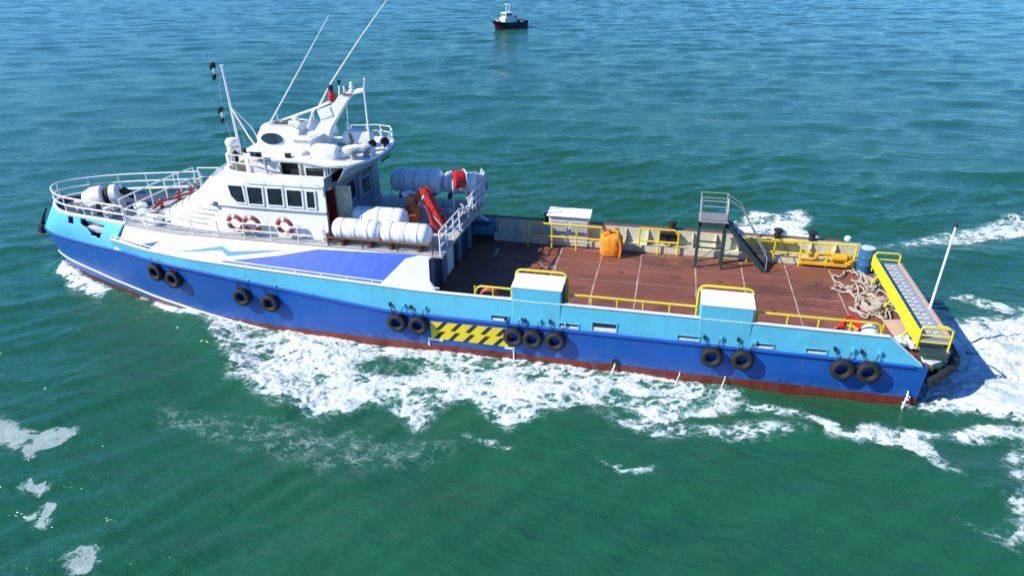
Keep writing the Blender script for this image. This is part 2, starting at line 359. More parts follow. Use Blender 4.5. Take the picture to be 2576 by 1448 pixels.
POLYS = [  # (outline on the water, density, feather)
 ([(-18.22,-3.63),(-16.01,-5.39),(-14.38,-6.72),(-14.22,-7.45),(-13.06,-7.57),(-11.72,-8.33),(-10.27,-8.67),(-9.66,-8.21),(-8.91,-7.72),(-8.44,-7.51),(-7.65,-8.1),(-7.05,-8.28),(-6.45,-7.73),(-6.17,-6.91),(-5.69,-6.69),(-4.63,-7.65),(-4.07,-7.84),(-3.57,-7.21),(-2.9,-6.64),(-1.94,-6.1),(-0.79,-5.97),(0.01,-6.54),(0.74,-6.49),(1.47,-5.8),(2.22,-5.64),(3.22,-5.21),(3.05,-4.1),(.95,-3.82),(-1.84,-3.63),(-4.74,-3.71),(-7.73,-3.92),(-10.08,-3.8),(-11.76,-3.6),(-14.43,-3.5),(-16.46,-3.26)], .66, .35),
 ([(-14.17,-4.0),(-11.63,-3.9),(-9.76,-4.1),(-9.9,-5.43),(-9.63,-6.4),(-7.9,-6.9),(-7.01,-8.21),(-6.48,-7.63),(-6.94,-7.07),(-8.49,-7.4),(-9.71,-8.11),(-10.32,-8.57),(-11.84,-8.13),(-13.67,-7.34),(-13.55,-6.54),(-12.9,-5.67)], .90, .7),
 ([(-7.85,-5.62),(-5.78,-5.39),(-4.54,-4.61),(-2.77,-4.79),(-.89,-4.63),(.96,-4.71),(2.74,-4.78),(1.47,-5.48),(-.83,-5.52),(-2.89,-5.97),(-3.98,-7.09),(-5.09,-6.9),(-6.57,-6.53)], .76, .6),
 ([(-27.76,-.19),(-26.11,-.9),(-24.17,-1.9),(-23.15,-2.36),(-23.5,-3.0),(-24.2,-2.9),(-25.8,-2.0),(-27.3,-1.1)], .8, .3),
 ([(-22.0,-2.4),(-19.47,-3.05),(-18.06,-3.5),(-17.8,-3.9),(-19.2,-3.65),(-20.5,-3.2),(-21.5,-2.9)], .92, .25),
 ([(3.26,-4.64),(4.7,-5.0),(5.38,-5.28),(5.89,-5.68),(6.51,-5.44),(8.68,-5.27),(11.44,-4.37),(14,-4.2),(14,-5.0),(11.12,-5.22),(9.08,-5.76),(8.3,-5.83),(8.59,-6.68),(8.8,-7.31),(8.42,-7.23),(7.8,-6.5),(6.76,-6.36),(6.22,-6.29),(5.45,-6.26),(5.1,-5.54),(4.06,-5.35),(3.21,-5.32)], .64, .3),
 ([(8.9,-5.2),(11.5,-4.45),(14,-4.2),(14,-4.8),(11.2,-5.05),(9.2,-5.6)], .85, .3),
 ([(8.4,-4.05),(9.64,-3.95),(11.58,-4.03),(14.5,-3.6),(20,-2.5),(22,6),(16.91,5.2),(14.5,3.63),(12.72,2.42),(11.65,1.9),(10.6,2.4),(9.2,2.6),(8.4,0),(8.4,-2.6)], 1.12, .7),
 ([(11.05,-5.42),(10.39,-5.93),(10.09,-7.03),(10.27,-7.47),(9.61,-8.07),(9.31,-9.14),(9.02,-9.21),(9.39,-9.78),(10.09,-9.63),(13.5,-9.5),(14,-5.24)], .56, .5),
 ([(3.9,12.0),(4.85,14.08),(6.3,13.72),(7.55,15.31),(8.17,13.77),(7.31,12.06),(7.94,11.03),(7.6,10.0),(6.48,9.0),(5.15,8.6),(4.2,9.0)], .68, .5),
 ([(9.4,9.5),(10.79,10.26),(13.29,12.12),(16.05,13.84),(18.18,16.12),(20.14,17.16),(18.36,12.61),(15.84,11.56),(14.69,11.0),(12.32,10.2)], .52, .5),
 ([(11.94,4.52),(13.04,5.13),(14.26,4.0),(15.5,4.5),(15.6,3.6),(14.0,3.2),(13.09,3.5)], .54, .4),
 ([(-20.28,-10.73),(-19.38,-10.85),(-18.91,-11.16),(-18.33,-11.14),(-18.08,-10.9),(-18.3,-11.6),(-18.44,-12.03),(-19.44,-12.06),(-21.5,-11.4),(-21.5,-10.5)], .62, .25),
 ([(-18.5,-11.2),(-18.08,-10.78),(-17.53,-10.66),(-17.23,-10.9),(-17.33,-11.41),(-17.69,-11.78),(-17.42,-12.27),(-17.67,-12.2),(-18.4,-11.8)], .80, .16),
 ([(-17.06,-13.22),(-17.02,-12.79),(-16.63,-13.04),(-16.44,-12.83),(-16.16,-13.18),(-16.18,-13.43),(-16.6,-13.28)], .80, .12),
 ([(-13.65,-15.06),(-13.51,-14.77),(-13.11,-14.69),(-12.83,-14.95),(-12.6,-15.45),(-13.12,-15.56),(-13.45,-15.45)], .82, .12),
 ([(-15.92,-14.13),(-15.68,-13.93),(-15.55,-14.12),(-15.75,-14.24)], .72, .08),
 ([(-15.9,-13.5),(-15.43,-13.6),(-15.2,-13.9),(-14.8,-14.3),(-15.2,-14.4)], .55, .2),
 ([(-15.99,-9.03),(-11.5,-8.9),(-7.43,-8.67),(-5.14,-8.57),(-5.69,-9.97),(-8.83,-11.17),(-11.74,-10.57),(-14.73,-10.26)], .29, .7),
 ([(-1.72,-6.3),(.75,-6.3),(3.41,-5.6),(5.16,-5.94),(3.33,-6.92),(.3,-7.4)], .48, .4),
 ([(-1.38,-8.59),(-.54,-8.75),(.47,-8.78),(.36,-9.12),(-.53,-9.12)], .50, .15),
 ([(-5.64,-8.18),(-3.8,-8.47),(-3.87,-8.77),(-5.44,-8.5)], .50, .15),
 ([(7.93,-8.89),(9.44,-9.44),(9.34,-10.0),(8.68,-9.52)], .42, .2),
]
HOLES = [([(-10.3,-5.3),(-9.69,-4.75),(-8.31,-4.8),(-7.57,-5.26),(-8.13,-5.77),(-9.22,-6.0),(-9.87,-5.88)], .55, .3),
         ([(-17.2,-4.3),(-15.2,-4.3),(-13.8,-5.0),(-14.6,-5.9),(-15.9,-5.1)], .20, .3),
         ([(-7.0,-7.4),(-5.9,-6.3),(-4.9,-7.6),(-5.6,-8.2)], .4, .3)]
# the starboard bow wash mirrors the port one
POLYS += [([(a, -b) for a, b in POLYS[k][0]], POLYS[k][1], POLYS[k][2]) for k in (0, 1, 3, 4)]
def inside_poly(x, y, P):
    c = np.zeros(x.shape, bool); n = len(P)
    for i in range(n):
        ax, ay = P[i]; bx, by = P[i-1]
        if ay == by: continue
        c ^= ((ay > y) != (by > y)) & (x < (bx-ax)*(y-ay)/(by-ay)+ax)
    return c
def density(x, y):
    wx = x+.5*(fbm(x*.9, y*.9, 3)-.5); wy = y+.5*(fbm(x*.9+40, y*.9+7, 3)-.5)
    D = np.zeros_like(x)
    for P, d, f in POLYS:
        a = np.array(P); x0, y0 = a.min(0)-2*f-.5; x1, y1 = a.max(0)+2*f+.5
        k = (x > x0) & (x < x1) & (y > y0) & (y < y1)
        if not k.any(): continue
        xx, yy = wx[k], wy[k]
        sd = seg_dist(xx, yy, P, True)*np.where(inside_poly(xx, yy, P), 1, -1)
        D[k] = np.maximum(D[k], d*smoothstep(-f, f, sd))
    for P, d, f in HOLES:
        sd = seg_dist(wx, wy, P, True)*np.where(inside_poly(wx, wy, P), 1, -1)
        D = D*(1-d*smoothstep(-f, f, sd))
    return D

def axis_coords(lo, hi, step, far, g, vlo, vhi, cap):
    c = list(np.arange(lo, hi, step)); s = step; v = c[-1]
    while v < far: s = min(s*g, cap) if v < vhi else s*1.25; v += s; c.append(v)
    s = step; v = c[0]; pre = []
    while v > -far: s = min(s*g, cap) if v > vlo else s*1.25; v -= s; pre.append(v)
    return np.array(pre[::-1]+c)
def water_mat():
    m, t, p = base_mat('sea_water')
    geo = node(t, 'ShaderNodeNewGeometry').outputs['Position']
    at = node(t, 'ShaderNodeAttribute', attribute_name='aeration')
    nb = noise_node(t, .035, 3, .5, geo)
    deep = mixc(t, ramp(t, nb.outputs[0], .3, .7).outputs[0], (.011, .080, .036), (.014, .096, .048))
    c = mixc(t, at.outputs['Fac'], deep, (.04, .17, .13))
    # thin broken lace of bubbles around the thick foam
    warp = noise_node(t, 1.6, 3, .6, geo); wv = node(t, 'ShaderNodeVectorMath', operation='MULTIPLY_ADD')
    t.links.new(warp.outputs['Color'], wv.inputs[0]); wv.inputs[1].default_value = (.5, .5, 0); t.links.new(geo, wv.inputs[2])
    lace = None
    for scl, wid in ((2.0, .10), (4.6, .13)):
        vo = node(t, 'ShaderNodeTexVoronoi', feature='DISTANCE_TO_EDGE'); vo.inputs['Scale'].default_value = scl
        t.links.new(mapping(t, wv.outputs[0], (.75, 1.25, 0), (0, 0, rad(-18))), vo.inputs['Vector'])
        r = ramp(t, vo.outputs['Distance'], .0, wid, (1, 1, 1, 1), (0, 0, 0, 1)).outputs[0]
        if lace is None: lace = r
        else:
            mx = node(t, 'ShaderNodeMath', operation='MAXIMUM'); t.links.new(lace, mx.inputs[0]); t.links.new(r, mx.inputs[1]); lace = mx.outputs[0]
    br = noise_node(t, 2.2, 5, .65, geo); brr = ramp(t, br.outputs[0], .46, .62)
    m1 = node(t, 'ShaderNodeMath', operation='MULTIPLY'); t.links.new(lace, m1.inputs[0]); t.links.new(brr.outputs[0], m1.inputs[1])
    ar = ramp(t, at.outputs['Fac'], .01, .20)
    m2 = node(t, 'ShaderNodeMath', operation='MULTIPLY'); t.links.new(m1.outputs[0], m2.inputs[0]); t.links.new(ar.outputs[0], m2.inputs[1])
    m3 = node(t, 'ShaderNodeMath', operation='MULTIPLY'); t.links.new(m2.outputs[0], m3.inputs[0]); m3.inputs[1].default_value = .9
    c = mixc(t, m3.outputs[0], c, (.45, .58, .54))
    t.links.new(c, p.inputs['Base Color'])
    p.inputs['IOR'].default_value = 1.40; p.inputs['Roughness'].default_value = .08
    rot = rad(14)
    n1 = noise_node(t, 1.5, 5, .62, mapping(t, geo, (.45, 1.25, 1), (0, 0, rot)))
    n2 = noise_node(t, 5.5, 4, .6, mapping(t, geo, (.5, 1.2, 1), (0, 0, -rot)))
    n3 = noise_node(t, .30, 4, .6, mapping(t, geo, (.45, 1.5, 1), (0, 0, rot)))
    add = node(t, 'ShaderNodeMath', operation='MULTIPLY_ADD'); t.links.new(n2.outputs[0], add.inputs[0]); add.inputs[1].default_value = .10
    t.links.new(n1.outputs[0], add.inputs[2])
    add2 = node(t, 'ShaderNodeMath', operation='MULTIPLY_ADD'); t.links.new(n3.outputs[0], add2.inputs[0]); add2.inputs[1].default_value = 1.3
    t.links.new(add.outputs[0], add2.inputs[2])
    b = node(t, 'ShaderNodeBump'); b.inputs['Strength'].default_value = 1; b.inputs['Distance'].default_value = .14
    t.links.new(add2.outputs[0], b.inputs['Height']); t.links.new(b.outputs[0], p.inputs['Normal'])
    return m
def make_sea():
    xs = axis_coords(-31, 22, .16, 5000, 1.03, -235, 100, .8); ys = axis_coords(-18, 17, .15, 5000, 1.02, -19, 215, .62)
    X, Y = np.meshgrid(xs, ys, indexing='ij')
    sp = np.maximum(np.gradient(xs)[:, None], np.gradient(ys)[None, :])
    Z = wave_z(X, Y, sp)
    near = (X > -34) & (X < 26) & (Y > -20) & (Y < 22)
    A = np.zeros_like(X); A[near] = density(X[near], Y[near])
    A = smoothstep(.06, 1.0, A)*.8
    nx, ny = X.shape
    me = bpy.data.meshes.new('sea'); V = np.stack([X, Y, Z], -1).reshape(-1, 3)
    idx = np.arange(nx*ny).reshape(nx, ny)
    F = np.stack([idx[:-1, :-1], idx[1:, :-1], idx[1:, 1:], idx[:-1, 1:]], -1).reshape(-1, 4)
    me.vertices.add(len(V)); me.vertices.foreach_set('co', V.ravel())
    me.loops.add(F.size); me.loops.foreach_set('vertex_index', F.ravel())
    me.polygons.add(len(F)); me.polygons.foreach_set('loop_start', np.arange(len(F))*4)
    at = me.attributes.new('aeration', 'FLOAT', 'POINT'); at.data.foreach_set('value', A.ravel().astype(np.float32))
    me.materials.append(water_mat()); me.polygons.foreach_set('use_smooth', [True]*len(F)); me.update(calc_edges=True)
    o = bpy.data.objects.new('sea', me); COL.objects.link(o); o['kind'] = 'structure'
make_sea()
def foam_mat():
    m, t, p = base_mat('sea_foam')
    at = node(t, 'ShaderNodeAttribute', attribute_name='thick')
    geo0 = node(t, 'ShaderNodeNewGeometry').outputs['Position']
    f1 = noise_node(t, 3.2, 7, .72, mapping(t, geo0, (.7, 1.3, 1), (0, 0, rad(-20)))); f2 = noise_node(t, 1.1, 4, .6, geo0)
    fm = node(t, 'ShaderNodeMath', operation='MULTIPLY_ADD'); t.links.new(f2.outputs[0], fm.inputs[0]); fm.inputs[1].default_value = .5; t.links.new(f1.outputs[0], fm.inputs[2])
    fr = ramp(t, fm.outputs[0], .60, .88)          # thin and thick froth
    thick = mixc(t, fr.outputs[0], (.40, .50, .49), (.84, .86, .86))
    c = mixc(t, at.outputs['Fac'], (.34, .48, .44), thick)
    t.links.new(c, p.inputs['Base Color']); p.inputs['Roughness'].default_value = .7
    t.links.new(ramp(t, at.outputs['Fac'], .0, .55).outputs[0], p.inputs['Alpha'])
    geo = node(t, 'ShaderNodeNewGeometry').outputs['Position']
    n = noise_node(t, 9, 4, .7, geo); b = node(t, 'ShaderNodeBump'); b.inputs['Strength'].default_value = .55; b.inputs['Distance'].default_value = .07
    t.links.new(n.outputs[0], b.inputs['Height']); t.links.new(b.outputs[0], p.inputs['Normal'])
    return m
def make_foam():
    st = .042
    xs = np.arange(-29.5, 19, st); ys = np.arange(-16.2, 18.5, st)
    X, Y = np.meshgrid(xs, ys, indexing='ij')
    D = density(X, Y)
    ax, ay = X+.35*(fbm(X*1.3, Y*1.3, 2)-.5), Y+.35*(fbm(X*1.3+3, Y*1.3+8, 2)-.5)
    c, s = math.cos(rad(20)), math.sin(rad(20)); u, v = (ax*c+ay*s)*.62, (-ax*s+ay*c)*1.15
    R = fbm(u*2.1, v*2.1, 4, .62, ridge=True); B = fbm(u*.9+5, v*.9, 4, .5); Fi = fbm(u*7+2, v*7+1, 3, .7); R2 = fbm(ax*5.2+4, ay*6.0, 3, .6, ridge=True)
    T = D*1.15+(R-.62)*1.35+(B-.5)*.95+(Fi-.5)*.9+(R2-.62)*.8
    over = T-.47
    hullin = (np.abs(Y) < np.interp(X, [-27.8,-27,-25,-23.1,-20.4,-18.1,-16,-14,-9], [-.1,.3,1.2,1.9,2.7,3.2,3.5,3.6,3.65])) & (X < 8.3)
    keepv = (over > -.16) & (D > .26) & ~hullin
    kf = keepv[:-1, :-1] & keepv[1:, :-1] & keepv[1:, 1:] & keepv[:-1, 1:]
    idx = np.arange(X.size).reshape(X.shape)
    F = np.stack([idx[:-1, :-1], idx[1:, :-1], idx[1:, 1:], idx[:-1, 1:]], -1)[kf]
    used = np.unique(F); rem = np.full(X.size, -1); rem[used] = np.arange(len(used)); F = rem[F]
    x, y = X.ravel()[used], Y.ravel()[used]; ov = over.ravel()[used]; d = D.ravel()[used]
    th = smoothstep(-.14, .50, ov)*np.clip(.35+d, 0, 1)*smoothstep(.26, .42, d)
    flat = smoothstep(-11.5, -12.5, x)*smoothstep(-9.8, -10.4, y); th = th*(1-flat)+.34*flat*smoothstep(-.10, .12, ov)
    z = wave_z(x, y, np.full(x.shape, .16))+.014+.09*(1-flat)*smoothstep(.1, .9, ov)*d*(.3+1.3*fbm(x*2.2, y*2.2, 3))
    V = np.stack([x, y, z], -1)
    me = bpy.data.meshes.new('foam')
    me.vertices.add(len(V)); me.vertices.foreach_set('co', V.ravel())
    me.loops.add(F.size); me.loops.foreach_set('vertex_index', F.ravel())
    me.polygons.add(len(F)); me.polygons.foreach_set('loop_start', np.arange(len(F))*4)
    at = me.attributes.new('thick', 'FLOAT', 'POINT'); at.data.foreach_set('value', th.astype(np.float32))
    me.materials.append(foam_mat()); me.polygons.foreach_set('use_smooth', [True]*len(F)); me.update(calc_edges=True)
    o = bpy.data.objects.new('sea_foam', me); COL.objects.link(o); o['kind'] = 'stuff'
    tag(o, 'white churned foam of the bow wash and wake on the green sea', 'foam')
    print('foam faces', len(F))
make_foam()

# ------------------------------------------------------------------ the supply boat
BOAT = thing('supply_boat', 'blue offshore supply boat with white deckhouse forward and red-brown cargo deck aft', 'boat')
xR = lambda u: u
def P_(pts): return np.array(pts, float)
RUB = P_([(-28.05,0,2.12),(-27.95,-.3,2.12),(-27.6,-.68,2.12),(-26.9,-1.1,2.13),(-26.0,-1.45,2.15),(-24.9,-1.82,2.2),(-23.1,-2.42,2.3),(-21.3,-3.0,2.42),(-19.6,-3.55,2.46),(-18,-3.88,2.44),(-16.5,-4.0,2.33),(-15.2,-4.04,2.2),(-12.3,-4.05,1.88),(-10.5,-4.05,1.68),(-9,-4.05,1.56),(0,-4.05,1.55),(8.52,-4.05,1.55)])
WL = P_([(-27.8,0,0),(-27.6,-.16,0),(-27,-.48,0),(-26.3,-.85,0),(-25,-1.4,0),(-23.1,-2.1,0),(-20.45,-2.94,0),(-18.1,-3.45,0),(-15.95,-3.78,0),(-14,-3.92,0),(-9,-3.98,0),(0,-3.98,0),(8.45,-3.98,0)])
KEEL = P_([(-26.6,0,-1.1),(-26.4,-.1,-1.1),(-25.5,-.4,-1.1),(-23,-1.2,-1.1),(-20,-2.2,-1.1),(-16,-3.2,-1.1),(-9,-3.7,-1.1),(0,-3.8,-1.1),(8.3,-3.8,-1.1)])
GUN = P_([(-27.1,0,3.36),(-27.0,-.28,3.36),(-26.75,-.62,3.36),(-26.3,-1.02,3.36),(-25.5,-1.5,3.37),(-24.6,-1.8,3.4),(-23,-2.15,3.45),(-21.4,-2.5,3.5)])
def at_x(C, x):
    return np.array([x, *[np.interp(x, C[:, 0], C[:, k]) for k in (1, 2)]])
def resamp(C, N=150, x1=None, pw=1.7):
    D = [C[0]]+[c for c in C[1:]]
    f = curve(C); return f(np.linspace(0, 1, N)**pw)
mir = lambda p: (p[0], -p[1], p[2])
def both(mb, G, **kw):
    mb.grid(G, **kw); mb.grid([[mir(p) for p in row] for row in G], flip=True, **kw)
def by_x(C, xs): return np.stack([xs, pchip(C[:, 0], C[:, 1], xs), pchip(C[:, 0], C[:, 2], xs)], -1)
def rows(A, B, n): return [[tuple(a*(1-s)+b*s) for a, b in zip(A, B)] for s in np.linspace(0, 1, n)]
N = 170
t_ = np.linspace(0, 1, N)**2
def xrow(C, end): return by_x(C, C[0, 0]+(end-C[0, 0])*t_)
mb = MB()
k_, w_, r_ = xrow(KEEL, 8.3), xrow(WL, 8.45), xrow(RUB, 8.52)
mid_ = w_*.45+r_*.55; mid_[:, 1] -= .05*np.clip((8.5-mid_[:, 0])/3, 0, 1)
G = rows(k_, w_, 3)+rows(w_, mid_, 4)[1:]+rows(mid_, r_, 5)[1:]
both(mb, G)
# transom with rounded quarters
tr = [[(G[i][-1][0]+.0, G[i][-1][1]*(1-2*s), G[i][-1][2]) for s in np.linspace(0, 1, 3)] for i in range(len(G))]
mb.grid(tr)
mb.build('hull', HULL, BOAT, smooth=True, sharp=50)
# rub rail between the dark and the light blue
mb = MB()
path = [Vector(p)+Vector((0, -.03, 0)) for p in r_[::3]]
mb.tube(path, .055, 8); mb.tube([mir(p) for p in path], .055, 8)
mb.build('rub_rail', NAVY, BOAT, smooth=True)
# white spray rail on the bow
sp = [(-27.72,-.06,.86),(-27.2,-.42,.84),(-26.2,-1.0,.82),(-24.6,-1.68,.78),(-22.84,-2.36,.7),(-20.8,-3.0,.6),(-19,-3.46,.48),(-17.6,-3.72,.36),(-15,-3.95,.12)]
sp = smooth_path(sp, 40)
def hull_y(x, z):
    a = at_x(WL, x)[1]; b = at_x(RUB, x)
    return a+(b[1]-a)*(z/b[2])
sp = [Vector((p.x, hull_y(p.x, p.z)-.055, p.z)) for p in sp]
mb = MB(); mb.tube(sp, .036, 6); mb.tube([mir(p) for p in sp], .036, 6)
mb.build('spray_rail', WHITE, BOAT, smooth=True)
# light blue bow bulwark up to the gunwale, with its mooring openings cut out
def bowG(N=190, R=22):
    out = []
    for i in range(R):
        s = i/(R-1)
        Ar = by_x(RUB, RUB[0, 0]+((-22.05)-RUB[0, 0])*np.linspace(0, 1, N)**1.8)
        Br = by_x(GUN, GUN[0, 0]+((-21.45)-GUN[0, 0])*np.linspace(0, 1, N)**1.8)
        C = Ar*(1-s)+Br*s; C[:, 1] -= .10*math.sin(math.pi*s)*np.clip((C[:, 0]+28)/2, 0, 1)
        out.append([tuple(p) for p in C])
    return out
BG = bowG()
OPEN1 = [(-24.15,3.3),(-22.62,3.24),(-22.72,2.98),(-22.95,2.68),(-23.5,2.74),(-23.75,2.98),(-24.15,3.08)]
OPEN2 = [(-25.0,3.27),(-24.62,3.27),(-24.62,3.0),(-25.0,3.0)]
def keep_bow(i, j):
    c = [sum(BG[a][b][k] for a in (i, i+1) for b in (j, j+1))/4 for k in (0, 2)]
    x, z = np.array([c[0]]), np.array([c[1]])
    return not (inside_poly(x, z, OPEN1)[0] or inside_poly(x, z, OPEN2)[0])
mb = MB(); mb.grid(BG, keep=keep_bow); mb.grid([[mir(p) for p in row] for row in BG], flip=True, keep=keep_bow)
mb.build('bow_bulwark', CYAN, BOAT, smooth=True, solid=.06, offset=0)
gp = smooth_path(GUN, 50)
mb = MB(); mb.tube(gp, .07, 8); mb.tube([mir(p) for p in gp], .07, 8)
mb.build('gunwale_cap', WHITE, BOAT, smooth=True)
# light blue waist bulwark
BTOP = P_([(-22.1,-2.78,2.86),(-20.7,-3.28,2.9),(-19,-3.72,2.9),(-17,-3.96,2.85),(-13.8,-4.0,2.72),(-10.6,-4.0,2.6),(-7.5,-4.0,2.5),(0,-4.0,2.5),(7.23,-4.0,2.48)])
mb = MB()
xs = np.linspace(-22.1, 7.23, 120)
lo = by_x(RUB, xs); hi = by_x(BTOP, xs); lo[:, 1] += .01
G = rows(lo, hi, 4); both(mb, G)
tri = [(7.23,-4.0,2.48),(7.23,-4.04,1.55),(8.38,-4.04,1.55)]
mb.add(tri, [(0, 1, 2)]); mb.add([mir(p) for p in tri], [(2, 1, 0)])
mb.build('waist_bulwark', [CYAN], BOAT, solid=.07, offset=-1)
# bulwark cap: white to port, maroon to starboard
cap = smooth_path([tuple(p) for p in BTOP], 60)
cap += [Vector((8.3,-4.0,1.62))]
mb = MB(); mb.grid([[p+Vector((0, -.04, .012)) for p in cap], [p+Vector((0, .10, .012)) for p in cap]])
mb.build('bulwark_cap', WHITE2, BOAT, solid=.03, offset=0)
mb = MB(); mb.grid([[Vector(mir(p))+Vector((0, .05, .012)) for p in cap], [Vector(mir(p))+Vector((0, -.13, .012)) for p in cap]])
mb.build('bulwark_cap', BROWNCAP, BOAT, solid=.03, offset=0)['label'] = 'maroon painted bulwark cap'
# cream lining of the starboard bulwark with its stiffeners
mb = MB(); mb.box((.3, 3.86, 2.0), (15.4, .03, .96))
mb.box((.3, 3.66, 1.66), (15.4, .36, .30))
for x in np.arange(-7.2, 8, .95):
    mb.prism([(x-.02, 3.86, 1.82), (x-.02, 3.55, 1.82), (x-.02, 3.80, 2.44), (x-.02, 3.86, 2.44)], (.04, 0, 0))
mb.build('bulwark_lining', CREAM, BOAT)
mb = MB(); mb.box((-.28, -3.90, 2.0), (14.8, .03, .96))
mb.build('bulwark_lining', GREYW, BOAT)
# cargo deck with its white seams
mb = MB(); mb.box((.10, 0, 1.44), (17.2, 7.9, .12))
mb.build('cargo_deck', DECK, BOAT)
SEAM = paint('faded_white_line', (.46, .34, .28), .7, amount=.6, scale=3, rust=.6)
def seam(pts):
    a = []; b = []
    d = (Vector(pts[-1])-Vector(pts[0])).normalized(); nrm = Vector((-d.y, d.x, 0))
    for p in pts:
        w = pts_w*(.5+random.random()); j = nrm*random.uniform(-.012, .012); a.append(Vector(p)-nrm*w+j); b.append(Vector(p)+nrm*w+j)
    MB().grid([a, b]).build('deck_seam_line', SEAM, BOAT)
pts_w = .024
for x in (-4.2, -2.4, -.74, 1.52, 3.36, 5.12, 6.82): seam([(x, y, 1.5045) for y in np.arange(-3.4, 3.4, .3)])
pts_w = .011
for i, y in enumerate((2.0, .25, -1.35, 3.2)): seam([(x, y, 1.5085) for x in np.arange(-5.2+i*.4, 7.0, .4)])
# white raised side with painted stripes
def wall(x, s):
    x = np.asarray(x, float)
    yb = np.interp(x, [-22.2,-21.5,-20.5,-19,-18,-7], [-2.80,-2.94,-3.18,-3.5,-3.68,-3.72]); zb = np.interp(x, [-22.2,-21,-18,-7], [2.45,2.4,2.36,2.35])
    yt = np.interp(x, [-22.2,-21.4,-20,-18.5,-7], [-2.36,-2.50,-2.78,-3.0,-3.0]); zt = 3.5
    return (float(x), float(yb+(yt-yb)*s), float(zb+(zt-zb)*s))
mb = MB(); R = 14; Ncol = 70; G = []
for i in range(R):
    s = i/(R-1)
    xa = -22.0+.62*s; xe = float(np.interp(s, [0,.15,.4,.62,.8,1], [-7.66,-7.8,-8.12,-8.27,-8.2,-7.86]))
    G.append([wall(xa+(xe-xa)*j/(Ncol-1), s) for j in range(Ncol)])
both(mb, G); mb.build('raised_side', WHITE, BOAT, smooth=True, solid=.05)
def decal(poly, mat, label, off=.006):
    # polygon in (x, height fraction): cut into thin columns so it hugs the wall; one part on each side of the boat
    xs = sorted({p[0] for p in poly}); xx = []
    for a, b in zip(xs[:-1], xs[1:]): xx += list(np.linspace(a, b, max(2, int((b-a)/.15)+1)))[:-1]
    xx.append(xs[-1]); n = len(poly)
    for s_ in (1, -1):
        top = []; bot = []
        for x in xx:
            x_ = min(x+1e-5, xs[-1]-1e-5); c = []
            for i in range(n):
                (ax, ay), (bx, by) = poly[i-1], poly[i]
                if (ax-x_)*(bx-x_) < 0: c.append(ay+(by-ay)*(x_-ax)/(bx-ax))
            lo, hi = (min(c), max(c))
            for L, v in ((bot, lo), (top, hi)):
                p = wall(x_, v); L.append((p[0], (p[1]-off*.85)*s_, p[2]+off*.5))
        o = MB().grid([bot, top], flip=(s_ < 0)).build('painted_stripe', mat, BOAT); o['label'] = label
decal([(-19.01,.37),(-16.53,.73),(-16.19,.60),(-13.57,.80),(-16.26,.44),(-16.57,.60)], STRIPE, 'mid blue zigzag stripe')
decal([(-21.0,.30),(-19.49,.64),(-20.18,.22)], NAVY, 'short royal blue stripe near the bow')
decal([(-17.3,.18),(-14.11,.60),(-12.52,.88),(-8.45,.965),(-9.02,.83),(-9.45,.45),(-9.9,.06),(-13.36,.08)], paint('violet_blue_paint', (.006, .082, .48), .4, amount=.12), 'large royal blue wedge')
decal([(-9.85,.03),(-9.4,.46),(-8.95,.82),(-8.35,.97),(-7.98,.97),(-8.24,.76),(-8.29,.60),(-8.16,.40),(-7.74,.03)], GREYW, 'pale grey end panel', .004)
# side deck in the gap and the low hand rail above it
mb = MB(); xs = np.linspace(-21.8, -7.6, 40)
both(mb, [[(x, at_x(BTOP, x)[1]+.05, 2.2) for x in xs], [(x, wall(x, 0)[1]+.3, 2.2) for x in xs]])
mb.build('side_deck', FOREDECK, BOAT)  # dark deck colour stands in for the shade in the narrow gap

def guard_rail(base, h, mat, spacing=1.0, bars=(1., .52), r=.026, pr=.024, parent=None, name='guard_rail', closed=False, ends=None, skip=()):
    P = [Vector(p) for p in base]; L = [0]
    for a, b in zip(P[:-1], P[1:]): L.append(L[-1]+(b-a).length)
    def at(d):
        for i in range(len(P)-1):
            if d <= L[i+1]+1e-6: return P[i].lerp(P[i+1], (d-L[i])/max(1e-6, L[i+1]-L[i]))
        return P[-1]
    mb = MB()
    for b in bars:
        pts = [p+Vector((0, 0, h*b)) for p in P]
        if b == bars[0] and ends:
            if ends & 1: pts = [P[0]+Vector((0, 0, h*.1)), P[0]+Vector((0, 0, h*.75)), P[0]+(P[1]-P[0]).normalized()*.1+Vector((0, 0, h*.95))]+[P[0]+(P[1]-P[0]).normalized()*.22+Vector((0, 0, h))]+pts[1:]
            if ends & 2: pts = pts[:-1]+[P[-1]-(P[-1]-P[-2]).normalized()*.22+Vector((0, 0, h)), P[-1]-(P[-1]-P[-2]).normalized()*.1+Vector((0, 0, h*.95)), P[-1]+Vector((0, 0, h*.75)), P[-1]+Vector((0, 0, h*.1))]
        mb.tube(pts, r, 7)
    o = mb.build(name, mat, parent or BOAT, smooth=True)
    n = max(1, round(L[-1]/spacing))
    for i in range(n+1):
        if i in skip: continue
        p = at(L[-1]*i/n); q = MB(); q.tube([p, p+Vector((0, 0, h))], pr, 7); q.build('rail_post', mat, o, smooth=True)
    return o
base = [tuple(Vector(p)) for p in smooth_path([tuple(p) for p in BTOP[:7]], 30)]
low = MB(); pts = [Vector(p)+Vector((0, .1, .13)) for p in base]
low.tube(pts, .022, 6)
for p in pts[::2]: low.tube([p-Vector((0, 0, .16)), p], .022, 6)
low.build('low_hand_rail', WHITE2, BOAT, smooth=True)

